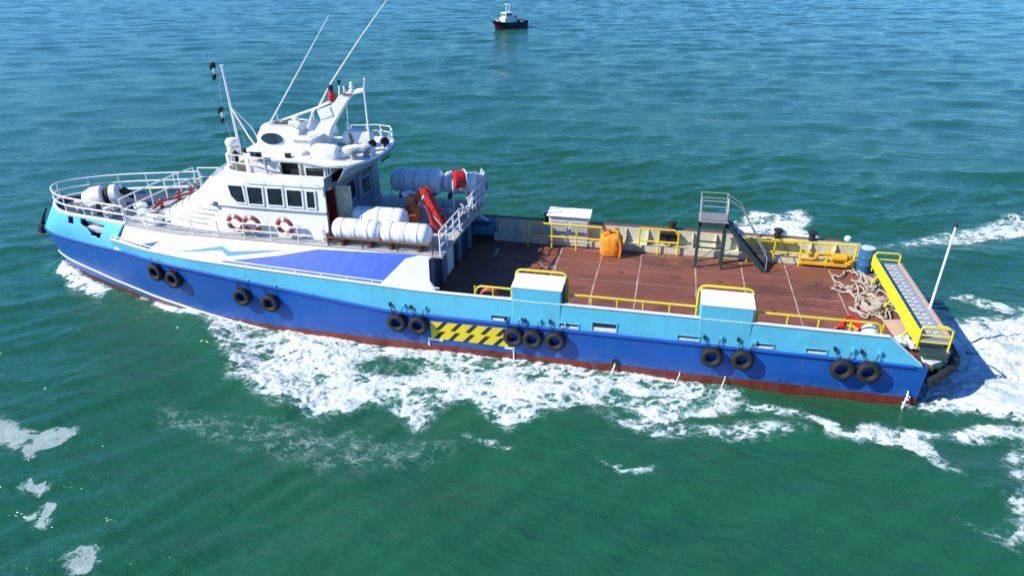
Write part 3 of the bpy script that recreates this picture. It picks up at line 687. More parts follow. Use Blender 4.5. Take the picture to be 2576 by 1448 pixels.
# foredeck, raised deck, aft bulkhead
mb = MB(); xs = np.linspace(-26.9, -21.6, 30)
mb.grid([[(x, s*(abs(np.interp(x, GUN[:, 0], GUN[:, 1]))-(.42 if s < 0 and x > -25.2 else .02)), 3.16) for x in xs] for s in np.linspace(-1, 1, 5)])
mb.build('foredeck', FOREDECK, BOAT)
mb = MB(); mb.grid([[(x, y, 2.66) for x in (-24.6, -22.3)] for y in (-1.72, -1.2)]); mb.grid([[(x, -1.25, z) for x in (-24.6, -22.3)] for z in (2.62, 3.16)]); mb.build('mooring_recess', CREAM, BOAT)
mb = MB(); xs = np.linspace(-21.7, -7.62, 50)
yy = lambda x: np.interp(x, [-22.2,-21.4,-20,-18.5,-7], [2.40,2.54,2.82,3.04,3.04])
mb.grid([[(x, s*yy(x), 3.5) for x in xs] for s in np.linspace(-1, 1, 7)])
mb.build('raised_deck', DECKGREY, BOAT, solid=.1, offset=-1)
mb = MB(); mb.box((-21.68, 0, 3.06), (.08, 4.9, .7)); mb.build('forward_bulkhead', WHITE, BOAT)
ab = MB(); ab.prism([(-8.45,-3.5,1.5),(-8.45,3.5,1.5),(-8.45,2.98,3.39),(-8.45,-2.98,3.39)], (.1, 0, 0)); aft_bh = ab.build('aft_bulkhead', paint('shaded_blue_bulkhead_paint', (.03, .05, .085), .5, amount=.4, rust=.3), BOAT)  # blue deepened so the sheltered bulkhead carries its shade in the colour
STIFF_SHADE = paint('shaded_stiffener_paint', (.13, .17, .21), .5, amount=.5, rust=.3)  # pale stiffeners painted dark to stand for the shade of the recess
for y in (-2.55, -1.2, .9, 2.4): MB().box((-8.28, y, 2.45), (.16, .40, 1.85)).build('stiffener', STIFF_SHADE, BOAT, bevel=.03)
mb = MB(); mb.box((-8.32, -.2, 2.35), (.08, .8, 1.6)); dd = mb.build('bulkhead_door', WHITE2, BOAT, bevel=.02)
mb = MB(); mb.tube([(-8.28, .1, 2.3), (-8.22, .1, 2.3), (-8.22, .1, 2.15)], .02, 6); mb.build('door_handle', STEEL, dd)

# ---- deckhouse
AFTW = paint('shaded_aft_wall_paint', (.17, .235, .30), .5, (.12, .1, .08), .5, 1.2, rust=.3)  # white aft wall and apron tinted slate, their shade painted in
GRIME = paint('grimy_white_deck', (.52, .47, .40), .7, (.2, .13, .08), .8, 2.5, streak=False, rust=.8)
RINGS = [(3.5, [(-12.3,-2.52),(-14,-2.52),(-16,-2.52),(-18.2,-2.42),(-19.6,-2.1),(-20.5,-1.5),(-20.85,-.75),(-20.95,0)]),
         (4.55, [(-12.3,-2.46),(-14,-2.46),(-15.8,-2.46),(-17.4,-2.34),(-18.2,-2.0),(-18.7,-1.4),(-18.95,-.7),(-19.0,0)]),
         (5.5, [(-12.3,-2.40),(-14,-2.40),(-15.4,-2.40),(-16.7,-2.27),(-17.3,-1.85),(-17.7,-1.25),(-17.9,-.6),(-17.95,0)]),
         (5.88, [(-12.3,-2.36),(-14,-2.36),(-15.3,-2.36),(-16.3,-2.18),(-16.75,-1.75),(-17.0,-1.15),(-17.12,-.55),(-17.15,0)])]
def ring_pts(k, n=34):
    z, P = RINGS[k]; f = curve([(a, b, z) for a, b in P]); return f(np.linspace(0, 1, n))
RP = [ring_pts(k) for k in range(4)]
def house_pt(z, t, off=0):
    zs = [r[0] for r in RINGS]; k = min(2, max(0, int(np.searchsorted(zs, z)-1))); s = (z-zs[k])/(zs[k+1]-zs[k])
    a = curve([(p[0], p[1], zs[k]) for p in RINGS[k][1]]); b = curve([(p[0], p[1], zs[k+1]) for p in RINGS[k+1][1]])
    p = a(np.array([t]))[0]*(1-s)+b(np.array([t]))[0]*s
    return Vector(p)
def house_surf(z, t, off):
    p = house_pt(z, t); dt = house_pt(z, min(1, t+.01))-house_pt(z, max(0, t-.01)); dz = house_pt(min(5.88, z+.02), t)-house_pt(max(3.5, z-.02), t)
    n = dt.cross(dz).normalized()
    if n.y > 0 or (abs(n.y) < .05 and n.x > 0): n = -n
    return p+n*off
mb = MB(); G = [[tuple(p) for p in RP[k]]+[mir(p) for p in RP[k][::-1]] for k in range(4)]
mb.grid(G)
top = G[3]; n = len(top)//2
rim = [(max(p[0]+.02, -16.75) if abs(p[1]) < 1.6 else p[0], p[1]*.90, 5.88) for p in top]; low_ = [(p[0], p[1], 5.34) for p in rim]
mb.grid([top, rim]); mb.grid([rim, low_], 2)
mb.grid([[low_[i] for i in range(n)], [low_[2*n-1-i] for i in range(n)]], 2)
# aft wall with the port doorway left open
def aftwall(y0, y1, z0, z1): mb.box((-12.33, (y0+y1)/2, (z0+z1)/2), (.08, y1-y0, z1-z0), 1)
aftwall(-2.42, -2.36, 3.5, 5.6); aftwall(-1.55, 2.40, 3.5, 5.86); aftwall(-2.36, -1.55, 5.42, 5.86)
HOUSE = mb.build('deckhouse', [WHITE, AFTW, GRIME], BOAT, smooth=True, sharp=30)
lp = [house_surf(4.58, t, .02) for t in np.linspace(.0, .62, 24)]
for q in (lp, [mir(p) for p in lp]): MB().tube(q, .045, 6).build('ledge', STEEL, HOUSE, smooth=True)  # grey tone draws the shadow line below the window band
mb = MB(); mb.box((-13.0, -1.95, 4.45), (.06, .78, 1.9)); mb.box((-12.7, -2.36, 4.45), (.6, .03, 1.9)); mb.box((-12.7, -1.54, 4.45), (.6, .03, 1.9))
mb.build('doorway', DOORR, HOUSE)
mb = MB(); mb.box((-12.0, -1.52, 4.5), (.62, .06, 1.8)); dl = mb.build('door', CREAM, HOUSE, bevel=.02)
WIN = [[(-16.32,5.42),(-15.72,5.42),(-15.67,4.76),(-16.02,4.78),(-16.24,5.02)], [(-15.51,5.4),(-14.89,5.4),(-14.91,4.74),(-15.5,4.74)],
       [(-14.66,5.4),(-14.06,5.42),(-14.06,4.76),(-14.67,4.76)], [(-13.85,5.39),(-13.25,5.39),(-13.25,4.76),(-13.86,4.76)], [(-13.03,5.38),(-12.72,5.38),(-12.73,4.75),(-13.05,4.75)]]
def window(poly, y, sgn, parent, wall_d=.22, fr=.05):
    cx = sum(p[0] for p in poly)/len(poly); cz = sum(p[1] for p in poly)/len(poly)
    def sc(d): return [(p[0]+math.copysign(d, p[0]-cx), p[1]+math.copysign(d, p[1]-cz)) for p in poly]
    ly = lambda z: (y+(z-5.0)*.055)*sgn
    o = [(a, ly(b), b) for a, b in sc(fr)]; i = [(a, ly(b), b) for a, b in sc(-.0)]
    f = MB().ring(o, i, (0, wall_d*sgn, 0)).build('window', WHITE, parent)
    MB().prism([(a, ly(b)+.03*sgn, b) for a, b in sc(0)], (0, .1*sgn, 0)).build('pane', GLASS, f)
for w in WIN:
    for s in (1, -1): window(w, -2.475, s, HOUSE)
def surf_patch(z0, z1, t0, t1, off, n=6):
    return [[house_surf(z0+(z1-z0)*i/3, t0+(t1-t0)*j/n, off) for j in range(n+1)] for i in range(4)]
for s in (1, -1):     # sloping front windows
    for (t0, t1) in ((.73, .84), (.88, .985)):
        G = surf_patch(5.46, 5.80, t0, t1, .012)
        if s < 0: G = [[mir(p) for p in r] for r in G]
        MB().grid(G).build('front_window', PALEG, HOUSE, solid=.02, offset=0, smooth=True)
mb = MB()
for z in (3.75, 3.95, 4.15, 4.35):
    for s in (1, -1):
        pts = [house_surf(z, t, .012) for t in np.linspace(.55, .95, 14)]
        mb.tube(pts if s > 0 else [mir(p) for p in pts], .018, 5)
mb.build('trunk_step', STEEL, HOUSE, smooth=True)
for (y0, y1, z0, z1) in ((-.85, .0, 4.45, 5.2), (.6, 1.42, 4.3, 4.95)):   # two windows in the aft wall
    o = [(-12.28, y0, z0), (-12.28, y1, z0), (-12.28, y1, z1), (-12.28, y0, z1)]
    f = MB().ring([(-12.28, y0-.06, z0-.06), (-12.28, y1+.06, z0-.06), (-12.28, y1+.06, z1+.06), (-12.28, y0-.06, z1+.06)], o, (.05, 0, 0)).build('window', AFTSHADE, HOUSE)
    MB().prism(o, (.03, 0, 0)).build('pane', GLASS, f)

# ---- pilothouse with its roof
mb = MB()
def wallbox(x0, x1, z0, z1, y=-1.75, d=.06): mb.box(((x0+x1)/2, y, (z0+z1)/2), (x1-x0, d, z1-z0))
for y in (-1.75, 1.75):
    wallbox(-15.7, -14.33, 5.34, 6.30, y); wallbox(-13.52, -12.4, 5.34, 6.30, y)
mb.box((-12.32, 0, 5.9), (.06, 3.5, .7)); mb.prism([(-15.7,-1.78,5.34),(-16.4,-1.0,5.34),(-16.4,1.0,5.34),(-15.7,1.78,5.34)], (0, 0, .95))
mb.box((-13.9, 1.75, 5.9), (.9, .06, .7))
PILOT = mb.build('pilothouse', WHITE2, BOAT)
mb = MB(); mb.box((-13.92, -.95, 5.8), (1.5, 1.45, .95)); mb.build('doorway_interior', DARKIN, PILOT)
for fx, fw in ((-13.52, .10), (-14.34, .05)): MB().box((fx, -1.80, 5.80), (fw, .08, .92)).build('door_post', CREAM, PILOT)
for x0, x1 in ((-13.35, -12.5),):
    f = MB().ring([(x0,-1.79,5.72),(x1,-1.79,5.72),(x1,-1.79,6.16),(x0,-1.79,6.16)], [(x0+.06,-1.79,5.78),(x1-.06,-1.79,5.78),(x1-.06,-1.79,6.1),(x0+.06,-1.79,6.1)], (0, -.03, 0)).build('window', WHITE, PILOT)
    MB().prism([(x0+.06,-1.785,5.78),(x1-.06,-1.785,5.78),(x1-.06,-1.785,6.1),(x0+.06,-1.785,6.1)], (0, -.015, 0)).build('pane', GLASS, f)
ROOFP = curve([(-16.5,0,0),(-16.4,-.9,0),(-15.9,-1.55,0),(-15.3,-1.80,0),(-13.4,-1.84,0),(-12.0,-2.15,0),(-11.3,-2.0,0),(-10.95,-1.3,0),(-10.82,-.5,0),(-10.8,0,0)])(np.linspace(0, 1, 40))
ro = [(p[0], p[1]) for p in ROOFP]+[(p[0], -p[1]) for p in ROOFP[::-1]][1:-1]
mb = MB(); mb.prism([(a, b, 6.27) for a, b in ro], (0, 0, .13)); ROOF = mb.build('roof', WHITE, PILOT, bevel=.05)
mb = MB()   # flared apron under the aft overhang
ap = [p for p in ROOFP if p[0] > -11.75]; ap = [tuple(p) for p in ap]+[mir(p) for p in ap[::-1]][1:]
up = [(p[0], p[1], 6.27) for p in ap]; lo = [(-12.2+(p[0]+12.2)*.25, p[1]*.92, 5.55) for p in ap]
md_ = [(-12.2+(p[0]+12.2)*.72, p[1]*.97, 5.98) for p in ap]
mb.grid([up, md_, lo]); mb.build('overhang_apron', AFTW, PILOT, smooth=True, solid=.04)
mb = MB(); mb.tube([(-12.2, .25, 4.2), (-12.15, .25, 5.2), (-11.7, .1, 5.9), (-11.4, -.1, 6.2)], .07, 8); mb.build('overhang_strut', AFTSHADE, PILOT, smooth=True)
mb = MB()
for x0, x1, y, z in ((-11.9, -11.25, -.85, 5.82), (-11.9, -11.2, .9, 5.82)): mb.box(((x0+x1)/2+.35, y, z), (.05, .75, .14), rz=0, ry=rad(35))
mb.build('apron_window', GLASS, PILOT)
# ---- things fixed on the roof
def part(name, mat, fn, parent=BOAT, **kw):
    mb = MB(); fn(mb); kw.setdefault('smooth', True); return mb.build(name, mat, parent, **kw)
cow = curve([(-14.0,-1.0,0),(-15.0,-1.05,0),(-15.7,-.85,0),(-16.0,-.4,0),(-16.05,0,0)])(np.linspace(0, 1, 16))
cr = [tuple(p) for p in cow]+[mir(p) for p in cow[::-1]][1:]
def f(mb):
    mb.grid([[(p[0], p[1], 6.34) for p in cr], [(p[0]+.05, p[1]*.97, 6.85) for p in cr], [(p[0]+.25, p[1]*.85, 7.22) for p in cr], [(-14.7+(p[0]+14.7)*.5, p[1]*.5, 7.32) for p in cr]])
    mb.prism([(-14.0,-1.0,6.34),(-14.0,1.0,6.34),(-14.0,.85,7.2),(-14.2,.5,7.32),(-14.2,-.5,7.32),(-14.0,-.85,7.2)], (.05, 0, 0))
COWL = part('flybridge_cowl', WHITE, f, solid=.05)
el = [(.46*math.cos(a), .21*math.sin(a)) for a in np.linspace(0, 2*math.pi, 24)[:-1]]
part('cowl_window', GLASS, lambda mb: mb.prism([(-15.0+u, -1.06+max(0, v)*.42+.10*max(0, -u), 6.93+v) for u, v in el], (0, -.05, 0)), COWL, smooth=False)
part('cowl_step', WHITE2, lambda mb: (mb.box((-14.45, -1.3, 6.48), (1.9, .5, .24)), mb.box((-14.3, -1.5, 6.40), (2.3, .4, .1))), smooth=False, bevel=.03)
part('chart_table', WHITE, lambda mb: (mb.box((-13.7, -.6, 6.72), (.75, 1.1, .7)), mb.box((-13.65, -.6, 7.0), (.95, 1.3, .08))), smooth=False, bevel=.05)
# raked mast pylon
def pyl(mb):
    prof = [(-14.0,6.3,-13.2,.26),(-13.78,6.85,-13.1,.22),(-13.4,7.35,-12.88,.19),(-13.0,7.85,-12.52,.16),(-12.5,8.35,-12.15,.12),(-11.95,8.62,-11.9,.08),(-11.45,8.72,-11.45,.04)]
    G = []
    for (x0, z, x1, w) in prof: G.append([(x0, -w, z+.0), (x0-.03, 0, z+.04), (x0, w, z), (x1, w, z-.10), (x1+.03, 0, z-.12), (x1, -w, z-.1), (x0, -w, z)])
    mb.grid(G)
MAST = part('mast_pylon', WHITE, pyl)
part('mast_strut', WHITE, lambda mb: (mb.tube([(-14.25, -.2, 6.36), (-13.65, -.1, 7.75)], .045, 8), mb.tube([(-15.0, 0, 7.42), (-13.5, 0, 7.93), (-12.7, 0, 8.28)], .05, 8), mb.tube([(-13.65, -.1, 7.75), (-13.6, 0, 7.9)], .045, 8)), MAST)
part('radar_bracket', WHITE, lambda mb: mb.box((-13.05, 0, 7.78), (.62, .4, .42), ry=rad(-20)), MAST, smooth=False, bevel=.06)
part('radar_scanner', WHITE, lambda mb: (mb.box((-14.45, -.15, 7.28), (.5, .12, .30)), mb.lathe([(.12, 0), (.12, .15)], (-14.45, 0, 7.42))), MAST, smooth=False, bevel=.02)
part('spreader_lamp', LENS, lambda mb: (mb.lathe([(.02, -.1), (.1, -.08), (.1, .08), (.02, .1)], (-15.08, 0, 7.36), (1, 0, 0), 12), mb.lathe([(.02, -.08), (.07, -.06), (.07, .06), (.02, .08)], (-14.98, 0, 7.22), (1, 0, 0), 12)), MAST)
part('red_lamp', REDP, lambda mb: mb.lathe([(.05, 0), (.15, .03), (.15, .28), (.09, .32), (.09, .45)], (-12.78, 0, 8.2), (0, 0, 1), 14), MAST)
part('lamp_cap', BLACK, lambda mb: mb.lathe([(.1, 0), (.1, .12), (.05, .2)], (-12.80, 0, 8.64), (0, 0, 1), 12), MAST)
part('navigation_lamp', WHITE, lambda mb: [mb.lathe([(.05, 0), (.11, .02), (.11, .07), (.06, .1), (.1, .14), (.1, .19), (.05, .22), (.08, .27), (.05, .34)], (-11.92, 0, 8.62), (0, 0, 1), 12), mb.tube([(-12.45, 0, 8.45), (-12.42, 0, 8.85)], [.05, .03], 8), mb.tube([(-12.3, 0, 8.4), (-12.22, 0, 8.62), (-12.25, 0, 8.8)], .04, 8)], MAST)
part('spreader_plate', RUST, lambda mb: mb.box((-12.1, 0, 8.53), (.45, .3, .04)), MAST, smooth=False)
part('horn', BLACK, lambda mb: mb.lathe([(.03, 0), (.05, .1), (.1, .18)], (-12.42, 0, 8.83), (0, 0, 1), 10), MAST)
part('pole_aerial', WHITE, lambda mb: (mb.tube([(-11.35, -.1, 6.3), (-11.42, 0, 8.72), (-11.36, 0, 9.05)], [.05, .035, .02], 8), mb.lathe([(.01, -.05), (.06, 0), (.01, .05)], (-11.36, 0, 9.08), n=10)))
part('whip_aerial', WHITE, lambda mb: mb.tube([(-16.1, 0, 6.68), (-15.4, 0, 7.55), (-14.2, 0, 9.1), (-12.5, 0, 11.3)], [.035, .032, .024, .012], 7))
part('whip_aerial', WHITE, lambda mb: mb.tube([(-13.45, 0, 7.9), (-12.75, 0, 8.9), (-11.4, 0, 10.5), (-9.9, 0, 12.15)], [.035, .032, .024, .012], 7))
# signal mast
SIG = part('signal_mast', WHITE, lambda mb: (mb.tube([(-17.2, 0, 5.9), (-17.26, 0, 7.8), (-17.31, 0, 9.4)], [.055, .05, .04], 8), mb.lathe([(.07, 0), (.07, .08)], (-17.31, 0, 9.38), n=10)))
part('mast_brace', WHITE, lambda mb: (mb.tube([(-17.26, 0, 7.85), (-16.7, .3, 7.0), (-16.55, .5, 6.34)], .032, 7), mb.tube([(-17.26, 0, 7.85), (-16.5, -.3, 6.8), (-16.05, -.5, 6.36)], .032, 7)), SIG)
part('halyard', ROPE, lambda mb: (mb.tube([(-17.35, 0, 9.3), (-17.62, 0, 8.6), (-17.66, 0, 7.4), (-17.5, 0, 6.5)], .008, 5), mb.tube([(-17.28, 0, 8.0), (-17.0, 0, 7.0), (-16.9, 0, 6.4)], .008, 5)), SIG)
part('satellite_dome', WHITE, lambda mb: (mb.lathe([(.24, 0), (.24, .18), (.1, .22), (.24, .26), (.27, .34), (.27, .44), (.2, .54), (.05, .58)], (-17.45, -.1, 6.05), n=20), mb.tube([(-17.4, -.1, 5.6), (-17.45, -.1, 6.1)], .08, 8)))
# aft roof equipment
part('roof_locker', WHITE, lambda mb: (mb.box((-12.0, .5, 6.72), (.95, .5, .62)), mb.lathe([(.3, -.25), (.3, .25)], (-12.4, .5, 6.75), (0, 1, 0), 18)), smooth=False, bevel=.05)
part('locker_bracket', WHITE2, lambda mb: (mb.tube([(-12.5, .4, 7.0), (-12.52, .4, 7.25), (-12.42, .4, 7.45)], [.06, .03, .02], 8), mb.tube([(-11.1, .5, 6.4), (-11.1, .5, 7.05), (-11.5, .5, 7.0)], .03, 7), mb.tube([(-11.1, .3, 7.0), (-10.95, .3, 7.15)], .04, 7)))
for x, y in ((-10.98, .4), (-11.3, -.1)):
    part('search_light', BLACK, lambda mb: (mb.lathe([(.03, -.16), (.13, -.14), (.16, .1), (.16, .14)], (x, y, 6.66), (.6, -.6, .2), 14), mb.tube([(x, y, 6.36), (x, y, 6.6)], .04, 8)))
part('life_float', WHITE, lambda mb: mb.lathe([(.05, -.55), (.26, -.5), (.32, -.35), (.32, .35), (.26, .5), (.05, .55)], (-12.55, -1.45, 6.62), (1, -.05, 0), 18))
part('rolled_awning', WHITE, lambda mb: mb.tube(smooth_path([(-12.1,-1.4,6.45),(-11.7,-1.2,6.68),(-11.2,-.9,6.7),(-10.95,-.6,6.5)], 14), [.12,.17,.18,.2,.2,.18,.2,.19,.17,.2,.2,.17,.15,.1], 10))
part('roof_pipe', STEEL, lambda mb: mb.tube(smooth_path([(-13.0,.5,6.42),(-12.3,.3,6.5),(-11.7,-.1,6.48),(-11.3,-.3,6.4)], 14), .06, 8))
part('roof_bin', DRUMB, lambda mb: mb.box((-11.75, -.15, 6.5), (.42, .4, .3)), smooth=False, bevel=.05)
part('vent_hood', STEEL, lambda mb: [mb.lathe([(.12, 0), (.13, .3), (.2, .32), (.2, .42), (.05, .48)], (xx, yy2, 6.36), n=14) for xx, yy2 in ((-11.45, -1.45), (-11.15, -.95))])
part('roof_hose', STEEL, lambda mb: mb.tube(smooth_path([(-14.9,-1.95,6.42),(-14.75,-2.1,6.35),(-14.72,-2.2,6.1),(-14.6,-2.3,5.95)], 14), .05, 8))
guard_rail([(-16.9,-1.0,5.88),(-16.3,-2.0,5.88),(-15.4,-2.2,5.88),(-14.7,-2.25,5.88)], .62, WHITE2, .75, r=.022, pr=.02)
guard_rail([(-16.9,1.0,5.88),(-16.3,2.0,5.88),(-15.4,2.2,5.88)], .62, WHITE2, .75, r=.022, pr=.02)
part('roof_fender', BLACK, lambda mb: mb.lathe([(.03, 0), (.1, .05), (.1, .4), (.03, .48)], (-16.75, -1.0, 5.9), n=10))
part('roof_float', WHITE, lambda mb: mb.lathe([(.03, 0), (.13, .05), (.13, .45), (.03, .5)], (-16.9, -1.2, 5.85), n=12))

# ---- rails of the foredeck and the raised deck
g = [Vector(p) for p in smooth_path([mir(p) for p in GUN[::-1]]+[tuple(p) for p in GUN[1:]], 44)]
guard_rail([p+Vector((.06, 0, .02)) for p in g], .70, WHITE, 1.25, bars=(1, .5), r=.035, pr=.028)
guard_rail([(-21.62,-2.3,3.5),(-21.66,-1.2,3.5),(-21.66,1.2,3.5),(-21.5,2.3,3.5)], .95, WHITE, .95, r=.032, pr=.028)
guard_rail([(-21.4,2.48,3.5),(-20,2.74,3.5),(-18.5,2.95,3.5),(-16.5,2.95,3.5)], .9, WHITE, 1.1, r=.03, pr=.028)
guard_rail([(-21.3,-2.48,3.5),(-20,-2.74,3.5),(-18.5,-2.95,3.5),(-12.2,-2.96,3.5)], .62, WHITE, 1.15, r=.026, pr=.026)
guard_rail([(-12.1,-2.98,3.5),(-8.0,-3.0,3.5)], .34, RUST, 1.3, bars=(1,), r=.035, pr=.03, name='raft_cradle')
guard_rail([(-7.72,-2.95,3.5),(-7.7,-.6,3.5)], .9, WHITE, .75, r=.03, pr=.028, bars=(1, .66, .33))
guard_rail([(-7.7,.7,3.5),(-7.72,2.95,3.5)], .95, WHITE, .6, r=.03, pr=.028, bars=(1, .66, .33))
guard_rail([(-7.8,3.0,3.5),(-12.0,3.0,3.5)], .7, WHITE, 1.2, r=.026, pr=.026)
part('rail_bracket', WHITE, lambda mb: mb.tube([(-7.72,-2.8,4.4),(-7.5,-1.6,4.05),(-7.55,-1.0,3.6)], .035, 7))
part('rail_bracket', WHITE, lambda mb: mb.tube([(-7.7,-.6,4.4),(-7.5,.2,4.25),(-7.6,.7,4.45)], .03, 7))
part('access_hatch', STEEL, lambda mb: (mb.box((-7.95, 0, 3.6), (.55, .8, .16)), mb.lathe([(.02, 0), (.24, 0), (.24, .12), (.02, .16)], (-8.2, .9, 3.52), n=14)), smooth=False, bevel=.02)
for (x, y) in ((-8.6, .75), (-8.9, 1.35), (-8.35, 1.7)):
    part('deck_vent', STEEL, lambda mb: mb.lathe([(.09, 0), (.09, .25), (.2, .27), (.2, .38), (.06, .44)], (x, y, 3.5), n=14))
FDZ = .40
# windlass and chain on the foredeck
WL_ = part('windlass', WHITE2, lambda mb: (mb.lathe([(.05, -.80), (.40, -.74), (.56, -.4), (.56, .05), (.44, .12)], (-24.45, -.2, 3.62), (.75, .35, .1), 22), mb.box((-24.4, -.15, 3.3), (1.3, .8, .34))))
part('windlass_drum', BLACK, lambda mb: mb.lathe([(.36, 0), (.42, .06), (.42, .2), (.36, .26)], (-24.32, -.14, 3.64), (.75, .35, .1), 22), WL_)
part('windlass_cheek', WHITE2, lambda mb: mb.lathe([(.4, .0), (.5, .05), (.5, .3), (.30, .38)], (-24.12, -.04, 3.67), (.75, .35, .1), 22), WL_)
part('windlass_motor', BLACK, lambda mb: mb.lathe([(.1, -.3), (.16, -.28), (.16, .28), (.1, .3)], (-23.6, .35, 3.75), (.5, .5, -.6), 12), WL_)
part('windlass_pipe', RUST, lambda mb: mb.tube(smooth_path([(-24.6,-.75,3.15),(-24.3,-.8,3.5),(-24.0,-.7,3.3),(-23.8,-.5,3.15)], 12), .06, 7), WL_)
for k in range(3):
    part('foredeck_bollard', WHITE2, lambda mb: mb.lathe([(.12, 0), (.12, .38), (.17, .4), (.17, .46), (.04, .5)], (-25.3+k*.95, -.8-.2*k, 3.14), n=14))
part('fairlead', GREYW, lambda mb: (mb.box((-23.3, -1.9, 2.86), (1.2, .3, .26)), mb.lathe([(.16, 0), (.16, .3)], (-23.0, -1.8, 2.72), n=12)), smooth=False, bevel=.04)
# signs of gear on the raised deck forward of the house
part('mushroom_vent', WHITE, lambda mb: mb.lathe([(.14, 0), (.14, .45), (.26, .47), (.24, .6), (.05, .68)], (-21.15, -1.75, 3.5), n=16))
part('mushroom_vent', WHITE, lambda mb: mb.lathe([(.12, 0), (.12, .35), (.22, .37), (.2, .5), (.05, .56)], (-20.75, -2.15, 3.5), n=16))
part('deck_box', WHITE, lambda mb: mb.box((-20.2, -2.35, 3.68), (.6, .4, .36)), smooth=False, bevel=.03)
HYD = paint('dull_red_paint', (.30, .03, .04), .5, amount=.4)
for x, y in ((-21.2, -.5), (-21.15, .6), (-20.95, 1.2)):
    part('hydrant', HYD, lambda mb: (mb.lathe([(.10, 0), (.10, .06), (.055, .08), (.055, .26), (.10, .28), (.10, .36), (.03, .42)], (x, y, 3.5), n=12), mb.lathe([(.05, -.16), (.05, .16)], (x, y, 3.78), (.3, 1, 0), 10)))
part('deck_pipe', HYD, lambda mb: mb.tube(smooth_path([(-21.35, -.9, 3.58), (-21.3, -.2, 3.7), (-21.3, .5, 3.6), (-21.0, 1.3, 3.62)], 14), .05, 8))
part('cable_reel', STEEL, lambda mb: mb.lathe([(.26, -.16), (.26, -.13), (.14, -.12), (.14, .12), (.26, .13), (.26, .16)], (-21.2, 1.75, 3.78), (.4, 1, 0), 18))
part('extinguisher', HYD, lambda mb: mb.lathe([(.04, 0), (.1, .02), (.1, .34), (.04, .42)], (-21.35, -1.35, 3.5), n=10))
part('trunk_vent', STEEL, lambda mb: mb.lathe([(.03, 0), (.1, .02), (.1, .16), (.03, .2)], house_surf(4.6, .58, .0), (-.5, -.7, .3), 12))

# ---- cargo deck rails (yellow) and bulwark boxes
guard_rail([(-6.28,-3.58,1.5),(-4.95,-3.58,1.5)], 1.2, YEL, .66, bars=(1,), r=.04, pr=.03, ends=1)
guard_rail([(-3.0,-3.58,1.5),(1.38,-3.58,1.5)], 1.2, YEL, .82, bars=(1, .5), r=.04, pr=.03)
guard_rail([(3.3,-3.58,1.5),(7.1,-3.58,1.5)], 1.2, YEL, .95, bars=(1, .5), r=.04, pr=.03, ends=2)
for x0, x1 in ((-4.84, -3.1), (1.48, 3.15)):
    mb = MB(); mb.prism([(x0,-4.03,1.62),(x1,-4.03,1.62),(x1,-4.03,3.0),(x0,-4.03,3.0)], (0, .9, 0)); bx = mb.build('bulwark_locker', CYAN, BOAT, bevel=.04)
    mb = MB(); mb.prism([(x0-.01,-4.05,3.002),(x1+.01,-4.05,3.002),(x1+.01,-3.10,3.10),(x0-.01,-3.10,3.10)], (0, 0, .03)); mb.build('locker_top', WHITE, bx)
    mb = MB(); mb.tube(smooth_path([(x0-.06,-3.05,1.6),(x0-.06,-3.05,3.0),(x0+.03,-3.05,3.2),(x0+.2,-3.05,3.24),(x1-.2,-3.05,3.24),(x1-.03,-3.05,3.2),(x1+.06,-3.05,3.0),(x1+.06,-3.05,1.6)], 40), .045, 8)
    mb.build('locker_rail', YEL, bx, smooth=True)
    mb = MB(); mb.prism([(x1+.008,-3.9,1.7),(x1+.008,-3.2,1.7),(x1+.008,-3.2,2.9),(x1+.008,-3.9,2.9)], (.02, 0, 0)); mb.build('locker_end_shade', DARKG, bx)  # dark panel added as painted shade on the locker's aft end
guard_rail([(-5.75,3.10,1.5),(-2.5,3.10,1.5)], 1.15, YEL, .95, bars=(1, .5), r=.045, pr=.035)
guard_rail([(-.9,3.38,1.5),(.75,3.38,1.5)], 1.15, YEL, .75, bars=(1, .5), r=.045, pr=.035, ends=2)
guard_rail([(3.6,3.38,1.5),(7.75,3.38,1.5)], 1.05, YEL, 1.0, bars=(1, .5), r=.045, pr=.035)
part('fender_step', YEL, lambda mb: mb.box((4.5, 3.72, 2.35), (1.9, .5, .1)), smooth=False, bevel=.03)
for x in (-5.0, 0.45, 4.75, 6.1):
    part('bollard', BLACK, lambda mb: mb.lathe([(.13, 0), (.13, .3), (.19, .33), (.19, .4), (.05, .44)], (x, 3.86, 2.45), n=12))
part('bulwark_fairlead', BLACK, lambda mb: (mb.box((.35, 3.75, 2.2), (.85, .3, .45)),), smooth=False, bevel=.08)
part('stern_lamp', WHITE, lambda mb: mb.lathe([(.04, 0), (.15, .04), (.15, .16), (.04, .22)], (5.0, 4.0, 2.55), n=12))
part('side_lamp', WHITE, lambda mb: mb.lathe([(.04, 0), (.13, .04), (.13, .16), (.04, .22)], (7.5, 4.0, 2.5), n=12))
# freeing ports along the port side, and the chevron panel
for x0, x1, z0, z1 in ((-5.57,-4.98,1.66,1.84),(-3.14,-2.49,1.64,1.80),(-2.0,-1.2,1.66,1.96),(.86,1.54,1.66,1.80),(3.25,3.87,1.66,1.80),(4.89,5.49,1.66,1.80)):
    y = -4.055
    f = MB().ring([(x0-.04,y,z0-.04),(x1+.04,y,z0-.04),(x1+.04,y,z1+.04),(x0-.04,y,z1+.04)], [(x0,y,z0),(x1,y,z0),(x1,y,z1),(x0,y,z1)], (0, .05, 0)).build('freeing_port', CYAN, BOAT)
    MB().prism([(x0,y+.012,z0),(x1,y+.012,z0),(x1,y+.012,z1),(x0,y+.012,z1)], (0, .03, 0)).build('port_opening', DARKIN, f)
    MB().prism([(x0+.05,y+.004,z0),(x1,y+.004,z0),(x1,y+.004,z0+(z1-z0)*.5),(x0+.05,y+.004,z0+(z1-z0)*.42)], (0, .006, 0)).build('port_sill', WHITE2, f)
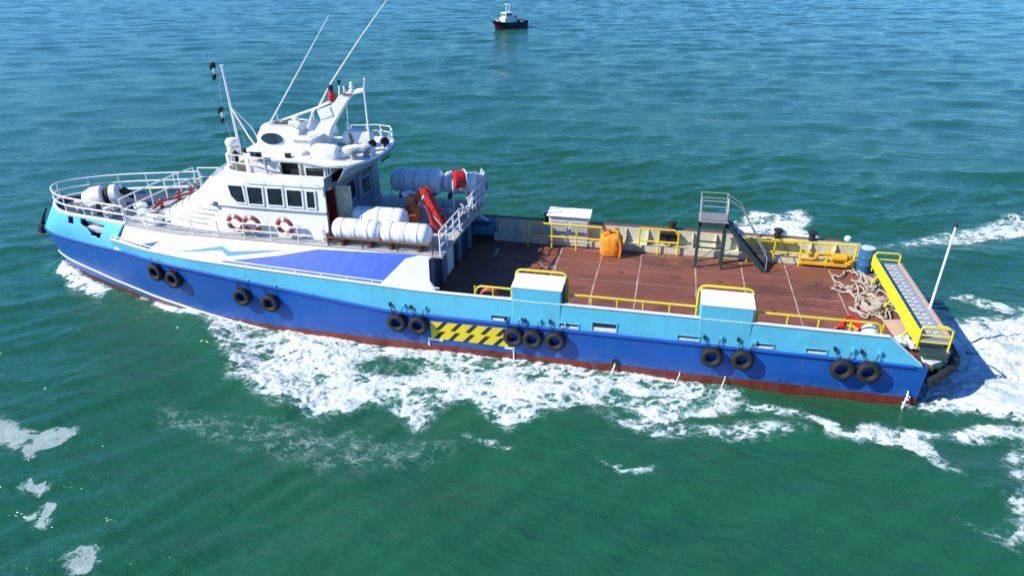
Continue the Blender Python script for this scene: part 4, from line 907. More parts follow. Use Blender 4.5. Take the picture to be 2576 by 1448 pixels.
hx0, hx1, hz0, hz1, hy = -7.86, -4.86, .64, 1.36, -4.075
HZ = MB().prism([(hx0,hy,hz0),(hx1,hy,hz0-.01),(hx1,hy,hz1),(hx0,hy,hz1-.03)], (0, .08, 0)).build('chevron_panel', YEL, BOAT)
mb = MB(); hm = (hz0+hz1)/2
for row, (z0, z1) in enumerate(((hm+.03, hz1), (hz0, hm-.03))):
    for k in range(-1, 6):
        a = hx0+k*.56+.18-row*.10; w = .17; sl_ = .30
        P = [[a,z0],[a+w,z0],[a+w+sl_,z1],[a+sl_,z1]]
        P = [(min(max(px, hx0), hx1), pz) for px, pz in P]
        if max(p[0] for p in P)-min(p[0] for p in P) > .1: mb.prism([(px, hy-.006, pz) for px, pz in P], (0, .004, 0))
mb.build('chevron_stripes', BLACK, HZ)
for x, z0, z1 in ((-7.98, .3, .66), (-4.78, .1, .72)):
    MB().box((x, -4.045, (z0+z1)/2), (.05, .02, z1-z0)).build('draught_mark', WHITE2, BOAT)
MB().box((-7.7, -4.06, .60), (.55, .02, .10)).build('draught_mark', WHITE2, BOAT)
MB().box((-4.95, -4.06, .58), (.30, .02, .10)).build('draught_mark', WHITE2, BOAT)
part('overboard_pipe', BLACK, lambda mb: mb.lathe([(.1, 0), (.13, 0), (.13, .12), (.1, .12)], (-1.15, -3.95, .48), (0, -1, 0), 14))

# ---- stern platform, gangway across the stern, flag pole
part('stern_platform', GREEN, lambda mb: mb.prism([(8.4,-3.9,1.38),(9.0,-3.7,1.38),(9.65,-2.7,1.38),(9.75,0,1.38),(9.65,2.7,1.38),(9.0,3.7,1.38),(8.4,3.9,1.38)], (0, 0, .1)), smooth=False)
part('quarter_plate', GREYW, lambda mb: mb.prism([(8.5,-3.30,1.49),(8.46,-3.62,1.49),(8.7,-3.78,1.49),(9.1,-3.5,1.49),(9.5,-2.85,1.49),(9.42,-2.62,1.49),(9.0,-2.85,1.49)], (0, 0, .07)), smooth=False, bevel=.02)
part('stern_fender', BLACK, lambda mb: mb.tube(smooth_path([(8.62,-3.95,1.0),(9.1,-3.7,1.2),(9.72,-2.7,1.25),(9.85,0,1.25),(9.72,2.7,1.25),(9.1,3.7,1.2),(8.62,3.95,1.0)], 40), .17, 10))
part('stern_counter', BLACK, lambda mb: mb.grid([[(8.5,-3.9,1.36),(9.0,-3.66,1.36),(9.62,-2.7,1.36),(9.7,0,1.36),(9.62,2.7,1.36),(9.0,3.66,1.36),(8.5,3.9,1.36)], [(8.44,-3.9,.3),(8.5,-3.6,.3),(8.55,-2.7,.3),(8.6,0,.3),(8.55,2.7,.3),(8.5,3.6,.3),(8.44,3.9,.3)]]))
part('stern_step', DARKG, lambda mb: mb.box((8.85, -3.3, 1.62), (.7, .5, .26)), smooth=False, bevel=.03)
GW = part('stern_gangway', STEEL, lambda mb: (mb.box((8.82, -.1, 2.04), (.92, 6.1, .06)), mb.box((8.82, -2.9, 1.76), (.8, .08, .5)), mb.box((8.82, 2.7, 1.76), (.8, .08, .5))), smooth=False)
part('gangway_side_plate', YELB, lambda mb: mb.prism([(8.34,-3.15,1.86),(8.34,2.98,1.96),(8.34,2.98,2.40),(8.34,-3.15,2.38)], (-.05, 0, 0)), GW, smooth=False)
part('gangway_kerb', PLY, lambda mb: mb.box((9.31, -.1, 2.07), (.10, 6.1, .10)), GW, smooth=False)
for k in range(19):
    y = -2.9+k*.31
    part('gangway_cleat', GREYW, lambda mb: [mb.box((8.58+.22*q, y+.03*math.sin(k*3+q), 2.08), (.15, .10, .03), rz=.3) for q in range(3)], GW, smooth=False)
for y, s in ((-3.15, -1), (2.95, 1)):
    part('gangway_rail', YEL, lambda mb: (mb.tube(smooth_path([(8.36,y,1.7),(8.36,y,2.42),(8.42,y,2.5),(9.2,y,2.5),(9.28,y,2.42),(9.28,y,1.5)], 26), .035, 7), mb.tube([(8.36,y,2.22),(9.28,y,2.22)], .03, 7), mb.tube([(8.36,y,1.98),(9.28,y,1.98)], .03, 7)), GW)
part('gangway_rail', YEL, lambda mb: mb.tube([(9.28,-3.15,2.45),(9.28,-2.6,2.3),(9.2,-2.2,2.1)], .03, 7), GW)
FP = part('flag_pole', WHITE, lambda mb: mb.tube([(9.30,-.9,2.05),(9.36,-.9,5.1)], [.045, .035], 8))
part('pole_cap', BLACK, lambda mb: mb.lathe([(.03, 0), (.06, .03), (.05, .12), (.02, .16)], (9.36,-.9,5.1), n=10), FP)
part('stern_door', WHITE2, lambda mb: mb.box((8.36, 3.55, 2.0), (.08, .5, .9)), smooth=False, bevel=.02)
for y in (-2.4, -.2, 1.8):
    part('gangway_bracket', YEL, lambda mb: mb.tube([(8.3,y,2.0),(8.05,y+.1,1.52)], .04, 7), GW)

# ------------------------------------------------------------------ things carried by the boat
# tyres hung along the port side
def make_tyre():
    t = thing('tyre_fender', '', 'tyre fender', group='tyre fenders hung along the hull')
    mb = MB(); mb.lathe([(.19,-.10),(.22,-.125),(.31,-.125),(.345,-.09),(.355,-.03),(.355,.03),(.345,.09),(.31,.125),(.22,.125),(.19,.10),(.17,.06),(.17,-.06)], axis=(0, 1, 0), n=30, closed=True)
    tr = mb.build('tyre', BLACK, t, smooth=True, sharp=50)
    mb = MB()
    for k in range(30):
        a = 2*math.pi*k/30; mb.box((.352*math.cos(a), 0, .352*math.sin(a)), (.02, .2, .035), ry=-a)
    mb.build('tread', BLACK, tr)
    for s in (-1, 1):
        mb = MB()
        p0 = Vector((.10*s, .0, .27)); p1 = Vector((.26*s, .12, .62)); n = 7
        for k in range(n):
            a = p0.lerp(p1, k/n); b = p0.lerp(p1, (k+1)/n); d = (b-a); m = (a+b)/2; sd = Vector((0, 1, 0)) if k % 2 else Vector((1, 0, 0)); sd = (sd-d.normalized()*sd.dot(d.normalized())).normalized()
            mb.tube([m-d*.62+sd*.0, m-d*.3+sd*.022, m+d*.3+sd*.022, m+d*.62, m+d*.3-sd*.022, m-d*.3-sd*.022], .009, 5, closed=True)
        mb.build('chain', BLACK, t, smooth=True)
        MB().box((.27*s, .14, .66), (.07, .10, .12)).build('chain_lug', CYAN if s > 0 else BLACK, t)
    return t
TY = [(-19.45,2.02,-.03,'foremost tyre fender on the blue hull, forward one of the bow pair'),
      (-18.55,1.88,.04,'second tyre fender from the bow, after one of the bow pair'),
      (-15.4,1.58,0,'tyre fender under the white zigzag stripe, forward one of its pair'),
      (-14.22,1.45,0,'tyre fender under the blue wedge, after one of its pair'),
      (-9.1,1.22,0,'tyre fender left of the chevron panel, forward one of its pair'),
      (-8.28,1.2,0,'tyre fender touching the left end of the yellow and black chevron panel'),
      (-4.74,1.14,0,'tyre fender touching the right end of the chevron panel'),
      (-4.05,1.14,0,'middle tyre fender of the three right of the chevron panel'),
      (-3.25,1.16,0,'tyre fender with the long shadow, aftmost of three beside the chevron panel'),
      (2.0,1.20,0,'tyre fender under the after bulwark locker, forward one of its pair'),
      (2.98,1.21,0,'tyre fender just aft of the after bulwark locker, after one of its pair'),
      (6.02,1.26,0,'tyre fender near the stern, forward one of the last pair'),
      (6.80,1.26,0,'aftmost tyre fender on the hull side, nearest the stern corner')]
T0 = make_tyre()
for i, (x, z, rz, lb) in enumerate(TY):
    y = hull_y(x, z); slope = math.atan2(hull_y(x+.3, z)-hull_y(x-.3, z), .6)
    loc = (x, y-.17, z)
    if i == 0: T0.location = loc; T0.rotation_euler.z = slope; T0['label'] = lb
    else:
        d = dup(T0, loc, slope, lb); d.rotation_euler.y = random.uniform(-.5, .5)*.2
tt = thing('bow_fender', 'black rubber fender hanging over the tip of the bow', 'fender', (-28.2, -.25, 2.1))
MB().tube(smooth_path([(.62, -.15, .85), (.3, -.05, .55), (0, 0, .1), (-.12, .02, -.15)], 14), [.05]*5+[.07]*5+[.11]*4, 9).build('rope', BLACK, tt, smooth=True)
MB().lathe([(.04,-.22),(.15,-.18),(.17,0),(.15,.18),(.04,.22)], (-.18, 0, -.22), (.2, 0, 1), 14).build('float', BLACK, tt, smooth=True)
MB().lathe([(.04,-.22),(.13,-.18),(.15,0),(.13,.18),(.04,.22)], (.18, -.25, -.12), (.2, 0, 1), 14).build('float', BLACK, tt, smooth=True)

# life rafts in white canisters
REDLB_ = paint('faded_red_hose', (.48, .10, .09), .6, amount=.4, scale=4)
def make_raft(name, L, label, loc, r=.42, mat=None, rz=0):
    t = thing(name, label, 'life raft', loc, rz, 'white life raft canisters')
    prof = [(.06, -L/2), (r*.72, -L/2+.015), (r*.93, -L/2+.10), (r, -L/2+.2)]
    n = int(L/.2)
    for k in range(n):
        z = -L/2+.22+(L-.44)*k/(n-1)
        prof += [(r*.975, z-.03), (r*1.0, z), (r*.975, z+.03)] if k % 2 else [(r, z)]
    prof += [(r, L/2-.2), (r*.93, L/2-.10), (r*.72, L/2-.015), (.06, L/2)]
    MB().lathe(prof, (0, 0, r+.16), (1, 0, 0), 30).build('canister', mat or RAFTW, t, smooth=True, sharp=50)
    for x in (-L*.3, L*.3):
        MB().box((x, 0, .10), (.12, r*1.7, .2)).build('cradle', RUST, t)
    for x in (-L*.28, 0, L*.28):
        MB().lathe([(r*1.012, -.02), (r*1.022, -.015), (r*1.022, .015), (r*1.012, .02)], (x, 0, r+.16), (1, 0, 0), 30, cap=False).build('strap', GREYW, t, smooth=True)
    MB().lathe([(r*1.005, -.012), (r*1.03, -.012), (r*1.03, .012), (r*1.005, .012)], (L*.02, 0, r+.16), (1, 0, 0), 30, cap=False).build('joint_band', WHITE2, t, smooth=True)
    return t
make_raft('life_raft', 1.85, 'white ribbed life raft canister at the port deck edge, the forward of two', (-11.05, -2.58, 3.52), .40)
make_raft('life_raft', 1.85, 'white ribbed life raft canister at the port deck edge, the after of two', (-9.12, -2.58, 3.52), .40)
make_raft('life_raft', 2.15, 'smooth white life raft canister lying inboard behind the port pair', (-10.62, -1.45, 3.52), .45)
make_raft('life_raft', 2.25, 'white life raft canister on the starboard side nearest the wheelhouse', (-10.45, 2.35, 3.82), .52)
make_raft('life_raft', 1.4, 'short white life raft canister on the starboard side beside the red hose reel', (-8.55, 2.45, 3.85), .47)
# lifebuoys hung on the port rail
def make_buoy(label, loc, rz, tilt):
    t = thing('lifebuoy', label, 'lifebuoy', loc, rz, 'lifebuoys on the port rail'); t.rotation_euler.x = tilt
    for k in range(4):
        a0 = k*math.pi/2+.16; pts = [(.29*math.cos(a0+(math.pi/2-.32)*q/7), 0, .29*math.sin(a0+(math.pi/2-.32)*q/7)) for q in range(8)]
        MB().tube(pts, .085, 9).build('ring_quarter', REDLB, t, smooth=True)
        a1 = k*math.pi/2; pts = [(.29*math.cos(a1-.17+.34*q/3), 0, .29*math.sin(a1-.17+.34*q/3)) for q in range(4)]
        MB().tube(pts, .087, 9).build('white_band', WHITE, t, smooth=True)
    MB().tube([(.385*math.cos(a), .0, .385*math.sin(a)) for a in np.linspace(0, 2*math.pi, 25)[:-1]], .012, 5, closed=True).build('grab_line', ROPE, t, smooth=True)
REDLB = paint('faded_red_buoy', (.36, .07, .05), .6, (.2, .1, .08), .4, 3, streak=False)
make_buoy('faded red lifebuoy on the port rail, forward of the touching pair', (-16.05, -2.78, 4.02), 0, .1)
make_buoy('faded red lifebuoy on the port rail, after one of the touching pair', (-15.36, -2.78, 4.02), .1, .1)
make_buoy('red lifebuoy hanging alone on the port rail, aft of the touching pair', (-13.95, -2.78, 4.05), -.05, .1)

# red knuckle crane, folded, partly wrapped
cr_ = thing('deck_crane', 'folded red and orange deck crane with loose wrapping behind the white port life rafts', 'crane', (-9.1, -.35, 3.5))
ORC = paint('orange_crane_paint', (.55, .13, .03), .55, (.25, .1, .05), .7, 3, rust=.7)
def blob(fn, nu=40, nv=26):
    return [[fn(u, v) for u in np.linspace(0, 1, nu)] for v in np.linspace(0, 1, nv)]
MB().lathe([(.26, 0), (.26, .06), (.17, .1), (.17, .75), (.24, .8), (.24, .9), (.1, .92)], (-.55, 0, 0), n=18).build('pedestal', GREYW, cr_, smooth=True)
MB().box((-.62, -.05, .95), (.34, .36, .7), ry=rad(12)).build('column', ORC, cr_, bevel=.04)
MB().box((-.70, -.28, .62), (.24, .22, .52), ry=rad(-14)).build('control_box', ORC, cr_, bevel=.04)
mb = MB()
for s_ in (-1, 1): mb.prism([(-.72, .17*s_, .9), (-.40, .17*s_, .78), (.12, .15*s_, 1.50), (.02, .15*s_, 1.62), (-.16, .15*s_, 1.60)], (0, .03, 0))
mb.box((-.28, 0, 1.22), (.30, .30, .82), ry=rad(35)); mb.build('inner_boom', REDCLOTH, cr_, bevel=.02)
mb = MB()
for s_ in (-1, 1): mb.prism([(-.06, .20*s_-.05, 1.56), (.12, .20*s_-.05, 1.50), (.62, .22*s_-.22, .62), (.92, .22*s_-.30, .10), (.66, .22*s_-.30, .06), (.28, .2*s_-.15, .72)], (0, .03, 0))
mb.build('outer_boom', REDP, cr_)
for k in range(6):
    q = k/5; MB().tube([(.05+.75*q, -.28-.25*q, 1.38-1.2*q), (.18+.75*q, .18-.25*q, 1.36-1.2*q)], .035, 7).build('boom_rib', REDLB_ if k % 2 else REDP, cr_, smooth=True)
for k in range(5):
    MB().tube(smooth_path([(-.25+.07*k, -.30, 1.25-.06*k), (.18+.05*k, -.42, .85-.05*k), (.30+.09*k, -.5, .4), (.55+.09*k, -.55, .06)], 14), .026, 6).build('hydraulic_hose', (REDLB_, REDP, BLACK, REDP, GREYW)[k], cr_, smooth=True)
MB().tube([(-.45, -.2, .7), (.02, -.2, 1.35)], .06, 8).build('lift_cylinder', GREYW, cr_, smooth=True)
def wrap(u, v):
    a = 2*math.pi*u; n = float(fbm(np.array([4+2*math.cos(a)+v*3]), np.array([4+2*math.sin(a)+v*2]), 4, .6)[0]-.5)
    r = np.interp(v, [0, .2, .8, 1], [.30, .27, .21, .02])*(1+1.1*n)
    return (.50-.46*v+r*math.cos(a), -.20+.14*v+r*.9*math.sin(a), .08+1.48*v+.14*n)
MB().grid(blob(wrap, 36, 20)).build('wrapping', REDCLOTH, cr_, smooth=True, sharp=0)
def wrap2(u, v):
    a = 2*math.pi*u; n = float(fbm(np.array([14+2*math.cos(a)+v*3]), np.array([4+2*math.sin(a)+v*2]), 4, .6)[0]-.5)
    r = np.interp(v, [0, .2, .8, 1], [.20, .24, .20, .02])*(1+1.2*n)
    return (-.45+.1*v+r*math.cos(a), -.34+r*math.sin(a), .2+.85*v+.1*n)
MB().grid(blob(wrap2, 30, 16)).build('wrapping', ORC, cr_, smooth=True, sharp=0)
# red hose reel
hr = thing('hose_reel', 'red hose reel on a stand beside the starboard life rafts', 'hose reel', (-8.35, 1.55, 3.5))
MB().lathe([(.28,-.22),(.36,-.20),(.38,-.1),(.36,0),(.38,.1),(.36,.2),(.28,.22)], (0, 0, 1.42), (.75, .5, 0), 26).build('hose', REDP, hr, smooth=True)
MB().lathe([(.04, .23), (.40, .24), (.40, .27), (.04, .28)], (0, 0, 1.42), (.75, .5, 0), 24).build('flange', WHITE2, hr, smooth=True)
for s in (-1, 1): MB().tube([(.22*s+.05, .3*s, 0), (.2*s, .14*s, 1.42)], .035, 7).build('stand', WHITE2, hr, smooth=True)
rf = thing('folded_awning', 'bundle of pale grey canvas and poles tied to the starboard rail corner', 'awning', (-7.85, 2.75, 3.5))
for k in range(6):
    MB().tube([(-.15+.06*k, -.35+.05*k, .05), (.1+.05*k, .25-.02*k, 1.5-.06*k)], .03, 7).build('pole', GREYW, rf, smooth=True)
MB().grid(blob(lambda u, v: (.05+.3*math.cos(6.283*u)*(1+.3*math.sin(9*u+5*v)), .2*math.sin(6.283*u)*(1+.3*math.cos(11*u)), .5+.85*v+.05*math.sin(20*u)), 30, 8)).build('canvas', GREYW, rf, smooth=True)

# white ventilation cabinet on the starboard bulwark
cb = thing('cabinet', 'white metal cabinet with two grille doors and a flat roof by the starboard bulwark', 'cabinet', (-4.0, 3.66, 1.5))
MB().box((0, .1, .78), (1.75, .62, 1.15)).build('body', WHITE2, cb, bevel=.02)
MB().prism([(-.97, -.35, 1.42), (.97, -.35, 1.42), (.95, .55, 1.50), (-.95, .55, 1.50)], (0, 0, .05)).build('roof', WHITE, cb, bevel=.02)
for s in (-1, 1):
    d = MB().box((.43*s, -.22, .82), (.78, .03, .92)).build('door', GREYW, cb, bevel=.01)
    mb = MB()
    for k in range(9): mb.box((.43*s, -.242, .46+.085*k), (.62, .012, .035))
    mb.build('grille', STEEL, d)
    MB().box((.06*s, -.25, .8), (.03, .03, .14)).build('handle', BLACK, d)
for sx in (-.86, .86): MB().box((sx, -.2, .12), (.06, .06, .25)).build('leg', STEEL, cb)
# orange bulk bag
bb = thing('bulk_bag', 'orange woven bulk bag standing on the deck by the starboard rail', 'bag', (-2.05, 2.98, 1.5))
def bag(u, v):
    a = 2*math.pi*u; c, s = math.cos(a), math.sin(a); q = (abs(c)**3.2+abs(s)**3.2)**(-1/3.2)
    r = np.interp(v, [0, .04, .3, .7, .88, .96, 1], [.36, .42, .47, .47, .42, .30, .12])
    n = float(fbm(np.array([7+2*c+v*2.]), np.array([3+2*s+v*2.]), 4, .55)[0]-.5)
    k = 1+.22*n+.03*math.sin(9*a)*v
    return (r*q*c*k, r*q*s*k*.85, 1.0*v+.08*n*v)
MB().grid(blob(bag, 48, 22)).build('cloth', ORANGE, bb, smooth=True, sharp=0)
for sx, sy in ((-.3, -.28), (.3, -.28), (.3, .28), (-.3, .28)):
    MB().tube(smooth_path([(sx, sy, .82), (sx*.9, sy*.9, 1.04), (sx*.35, sy*.35, 1.16), (sx*.1, sy*.1, 1.0)], 10), .03, 6).build('lifting_loop', ORANGE, bb, smooth=True)
MB().tube(smooth_path([(.38, -.32, .75), (.44, -.36, .4), (.40, -.38, .05)], 8), .045, 6).build('strap', ORANGE, bb, smooth=True)
# boarding stair
st = thing('boarding_stair', 'dark green steel boarding stair with a railed platform on the cargo deck', 'stair', (0, 0, 1.5))
PX0, PX1, PY0, PY1, PZ = 1.50, 2.52, 2.33, 3.0, 2.05
for x in (PX0, PX1):
    for y in (PY0, PY1): MB().box((x, y, PZ/2), (.09, .09, PZ)).build('leg', DARKG, st)
    for y in (PY0, PY1):
        MB().tube([(x, y, PZ), (x-.03, y, PZ+.98)], .032, 7).build('handrail_post', CREAM if (x == PX1 and y == PY0) else STEEL, st, smooth=True)
for y in (PY0, PY1):
    MB().tube([(PX0-.03, y, PZ+.98), (PX1-.03, y, PZ+.98)], .018, 6).build('handrail', STEEL, st, smooth=True)
    MB().tube([(PX0-.02, y, PZ+.62), (PX1-.02, y, PZ+.62)], .022, 6).build('handrail', STEEL, st, smooth=True)
MB().tube([(PX0-.02, PY0, PZ+.6), (PX0-.02, PY1, PZ+.6)], .022, 6).build('handrail', STEEL, st, smooth=True)
pf = MB().box(((PX0+PX1)/2, (PY0+PY1)/2, PZ), (1.14, .80, .07)).build('platform', STEEL, st)
MB().box(((PX0+PX1)/2, PY0-.02, PZ-.14), (1.1, .05, .2)).build('platform_beam', DARKG, pf)
MB().box(((PX0+PX1)/2, PY0-.03, PZ+.22), (1.0, .03, .30)).build('toe_board', STEEL, pf)
SX1, SZ0 = 4.15, .05
for y in (PY0+.02, PY1-.02):
    MB().prism([(PX1, y-.025, PZ+.02), (PX1+.02, y-.025, PZ-.20), (SX1-.05, y-.025, SZ0-.03), (SX1+.12, y-.025, SZ0-.03), (SX1+.12, y-.025, SZ0+.06)], (0, .05, 0)).build('stringer', DARKG, st)
    MB().tube([(PX1-.03, y, PZ+.95), (PX1+.5, y, PZ+.62), (SX1-.1, y, .95), (SX1+.1, y, .70), (SX1+.12, y, .05)], .022, 6).build('stair_handrail', STEEL, st, smooth=True)
for k in range(1, 9):
    q = k/9; MB().box((PX1+(SX1-PX1)*q, (PY0+PY1)/2, PZ*(1-q)), (.22, .60, .035)).build('step', DARKG, st)
MB().tube([(PX0, PY0, .25), (PX1, PY0, 1.2)], .02, 6).build('brace', DARKG, st)
MB().box((2.02, PY0, .9), (1.0, .05, .06)).build('cross_bar', DARKG, st)
MB().box((2.02, PY1, .9), (1.0, .05, .06)).build('cross_bar', DARKG, st)
cl = thing('cloth_bundle', 'pale lilac cloth bundle draped on the boarding stair handrail', 'cloth', (2.95, 2.95, 3.05))
MB().grid(blob(lambda u, v: (.30*math.cos(6.283*u)*math.sin(3.1416*v)*(1+.25*math.sin(12*u+4*v)), .12*math.sin(6.283*u)*math.sin(3.1416*v), -.25*(v-.5)*1.9-.25*math.cos(6.283*u)*.6), 26, 12)).build('cloth', paint('lilac_cloth', (.55, .50, .60), .9, amount=.2), cl, smooth=True, sharp=0)
# rope heap and other loose gear aft
rp = thing('rope_heap', 'tangled heap of pale mooring rope on the deck near the stern', 'rope', (7.75, 1.5, 1.5))
rr = random.Random(5)
for k in range(6):
    pts = []
    x, y = rr.uniform(-.4, .2), rr.uniform(-.9, 1.0); a = rr.uniform(0, 6)
    for i in range(44):
        a += rr.uniform(-1.0, 1.15); x += .16*math.cos(a)-.10*x; y += .22*math.sin(a)-.05*y
        pts.append((x+.0, y+.12*math.sin(i), .06+.16*abs(math.sin(i*1.7+k))*math.exp(-(x*x+y*y*.4))))
    MB().tube(smooth_path(pts, 170), .032, 6).build('rope_length', ROPE, rp, smooth=True, sharp=0)
rp2 = thing('rope_coil', 'small pale rope coil on the deck just forward of the plywood boards', 'rope', (7.7, -.1, 1.5))
MB().tube([((.28+.03*math.sin(i*.9))*math.cos(i*.35), (.40+.04*math.cos(i*1.3))*math.sin(i*.35), .05+.0022*i+.02*math.sin(i*2.1)) for i in range(90)], .04, 6).build('rope_length', ROPE, rp2, smooth=True, sharp=0)
for (x, y, dx, dy, rz, lb, m) in ((8.22, -1.62, .62, 1.15, .08, 'pinkish plywood sheet leaning flat beside the yellow gangway plate', PLY), (8.05, .3, .55, 1.3, -.12, 'weathered grey plank pallet between rope coil and yellow plate', ROPE), (8.1, 1.95, .5, 1.2, .06, 'worn boards lying beside the rope heap near the yellow plate', ROPE)):
    o = thing('board', lb, 'board', (x, y, 1.5), rz, 'loose boards by the gangway')
    if m is PLY: MB().box((0, 0, .10), (dx, dy, .03), ry=-.12).build('sheet', m, o)
    else:
        for k in range(4): MB().box((-dx/2+dx*(k+.5)/4, .05*math.sin(k*2), .05+.012*(k % 2)), (dx/4-.02, dy, .04), rz=.04*math.sin(k*3)).build('plank', m, o)
ts = thing('tarpaulin_scrap', 'crumpled grey-white sheeting at the port quarter below the gangway', 'sheeting', (8.1, -2.75, 1.52))
MB().grid([[(.26*(u-.5)*2, .40*(v-.5)*2, .05+.3*float(fbm(np.array([3+u*4.]), np.array([1+v*5.]), 4, .6)[0])) for u in np.linspace(0, 1, 18)] for v in np.linspace(0, 1, 22)]).build('sheet', GREYW, ts, smooth=True, sharp=0)
dr = thing('blue_drum', 'blue plastic drum with a white lid standing at the starboard quarter', 'drum', (8.15, 3.3, 1.5))
MB().lathe([(.26, 0), (.29, .03), (.29, .32), (.305, .35), (.29, .38), (.29, .64), (.305, .67), (.29, .70), (.29, .96), (.25, 1.0)], n=24).build('drum', DRUMB, dr, smooth=True)
MB().lathe([(.05, 1.02), (.26, 1.01), (.27, 1.05), (.05, 1.07)], n=24).build('lid', GREYW, dr, smooth=True)
pm = thing('pump_set', 'orange-yellow pump and valve set under the starboard rail near the stern', 'pump', (6.6, 3.35, 1.5))
ORY = paint('orange_yellow_paint', (.75, .38, .02), .45, (.3, .15, .05), .4, 3, rust=.3)
MB().box((0, .05, .18), (1.8, .3, .1)).build('base_frame', ORY, pm)
MB().lathe([(.05,-.3),(.17,-.28),(.17,.28),(.05,.3)], (.55, 0, .5), (1, 0, 0), 16).build('motor', ORY, pm, smooth=True)
MB().lathe([(.08, 0), (.2, .05), (.2, .2), (.1, .26), (.1, .45)], (.95, .05, .2), n=16).build('casing', ORY, pm, smooth=True)
MB().tube(smooth_path([(-.9, 0, .35), (-.4, 0, .36), (-.2, 0, .6), (.2, 0, .62), (.5, 0, .6)], 20), .05, 8).build('pipe', ORY, pm, smooth=True)
for x in (-.6, -.25): MB().lathe([(.03, 0), (.03, .2), (.12, .2), (.12, .23), (.03, .23)], (x, 0, .4), n=12).build('valve_wheel', ORY, pm, smooth=True)
h1 = thing('hose_coil', 'red hose coil lying inside the port bulwark, foremost on the cargo deck', 'hose', (-5.85, -3.25, 1.5))
for k in range(5): MB().tube([((.34+.02*k)*math.cos(a), .30*math.sin(a)*.6, .55+.34*math.sin(a)+.05*math.cos(a)) for a in np.linspace(0, 6.283, 26)[:-1]], .035, 6, closed=True).build('turn', REDP if k % 2 else REDLB, h1, smooth=True) if False else MB().tube([((.30+.012*k)*math.cos(a), -.10+.05*k, .62+.32*math.sin(a)) for a in np.linspace(0, 6.283, 26)[:-1]], .032, 6, closed=True).build('turn', REDP if k % 2 else REDLB, h1, smooth=True)
h2 = thing('hose_pile', 'red and yellow hose pile behind the port rail near the stern', 'hose', (6.2, -3.3, 1.5))
for k in range(4): MB().tube([((.42-.05*k)*math.cos(a)+.03*k, .18*math.sin(a)+.03*k, .55+.20*k*.5+.24*math.sin(a)) for a in np.linspace(0, 6.283, 26)[:-1]], .045, 6, closed=True).build('turn', REDP if k else YEL, h2, smooth=True)
bo = thing('white_buoy', 'round white buoy sitting behind the port rail near the stern', 'buoy', (6.82, -3.3, 1.5))
MB().lathe([(.02,-.27),(.15,-.23),(.25,-.12),(.28,0),(.25,.12),(.15,.23),(.07,.26),(.07,.33),(.02,.34)], (0, 0, .72), n=22).build('ball', WHITE, bo, smooth=True)
MB().lathe([(.05, 0), (.18, .02), (.15, .46)], n=14).build('stand', STEEL, bo, smooth=True)
# signal flags on the halyard
def flag(label, loc, cols):
    t = thing('signal_flag', label, 'flag', loc, 0, 'limp signal flags on the halyard')
    n = len(cols)
    for k, m in enumerate(cols):
        z0, z1 = .62*(1-k/n)-.31, .62*(1-(k+1)/n)-.31
        G = [[(-.03-.20*u+(.12 if k % 2 else .0)*u+.03*math.sin(9*u+z*8), .05*math.sin(u*11+z*9), z-.09*u) for u in np.linspace(0, 1, 12)] for z in np.linspace(z0, z1, 6)]
        MB().grid(G).build('panel', m, t, smooth=True, solid=.012, offset=0, sharp=0)
CLB = paint('black_flag_cloth', (.012, .014, .016), .9, amount=.1); CLW = paint('pale_flag_cloth', (.60, .66, .66), .9, amount=.15); CLG = paint('dark_green_flag_cloth', (.01, .05, .045), .9, amount=.1)
flag('black, white and black limp flag at the signal mast top', (-17.62, 0, 9.25), [CLB, CLW, CLB])
flag('black, white and dark green limp flag halfway up the signal mast', (-17.64, 0, 7.55), [CLB, CLW, CLG])
# rusty chain heap
ch = thing('chain_heap', 'rusty brown heap of anchor chain on the foredeck ahead of the windlass', 'chain', (-25.35, .25, 3.14))
rr = random.Random(8)
mb = MB()
for k in range(150):
    a = rr.uniform(0, 6.283); r = rr.uniform(0, .62)**.8; z = .26*(1-r/.75)+.03*rr.random()
    c = Vector((r*math.cos(a)*1.1, r*math.sin(a)*.8, max(.03, z))); q = Matrix.Rotation(rr.uniform(0, 3), 3, 'Z') @ Matrix.Rotation(rr.uniform(-.7, .7), 3, 'X')
    mb.tube([c+q @ Vector((.085*math.cos(b), .05*math.sin(b), 0)) for b in np.linspace(0, 6.283, 9)[:-1]], .02, 5, closed=True)
mb.build('chain', RUST, ch, smooth=True)['kind'] = 'stuff'
# cooling water pouring overboard
WATERW = paint('white_water_spray', (.80, .84, .84), .5, amount=.05)
for i, (x, z0, lb) in enumerate(((-1.15, .44, 'white stream of water pouring from the black overboard pipe'), (1.06, .36, 'thin white water spurt on the waterline below the after locker, forward of two'), (2.55, .40, 'thin white water spurt on the waterline below the after tyre pair'), (8.15, .62, 'tall white water stream running down the hull at the stern corner'))):
    t = thing('water_stream', lb, 'water stream', (x, -4.08, 0), 0, 'white water streams down the hull side')
    pts = [(.0, .05, z0), (-.02, -.03, z0*.75), (-.06, -.07, z0*.45), (-.10, -.10, 0), (-.12, -.12, -.15)]
    MB().tube(smooth_path(pts, 16), [(.026 if i in (0, 3) else .014)*(1+.35*math.sin(k*2.3+i))*(1+k*.03) for k in range(16)], 8).build('jet', WATERW, t, smooth=True)
    for k in range(3 if i == 3 else 0): MB().lathe([(.005, -.03), (.025, -.01), (.025, .01), (.005, .03)], (rr.uniform(-.14, .05), -.08-rr.uniform(0, .06), z0*rr.uniform(.1, 1.05)), n=8).build('droplet', WATERW, t, smooth=True)

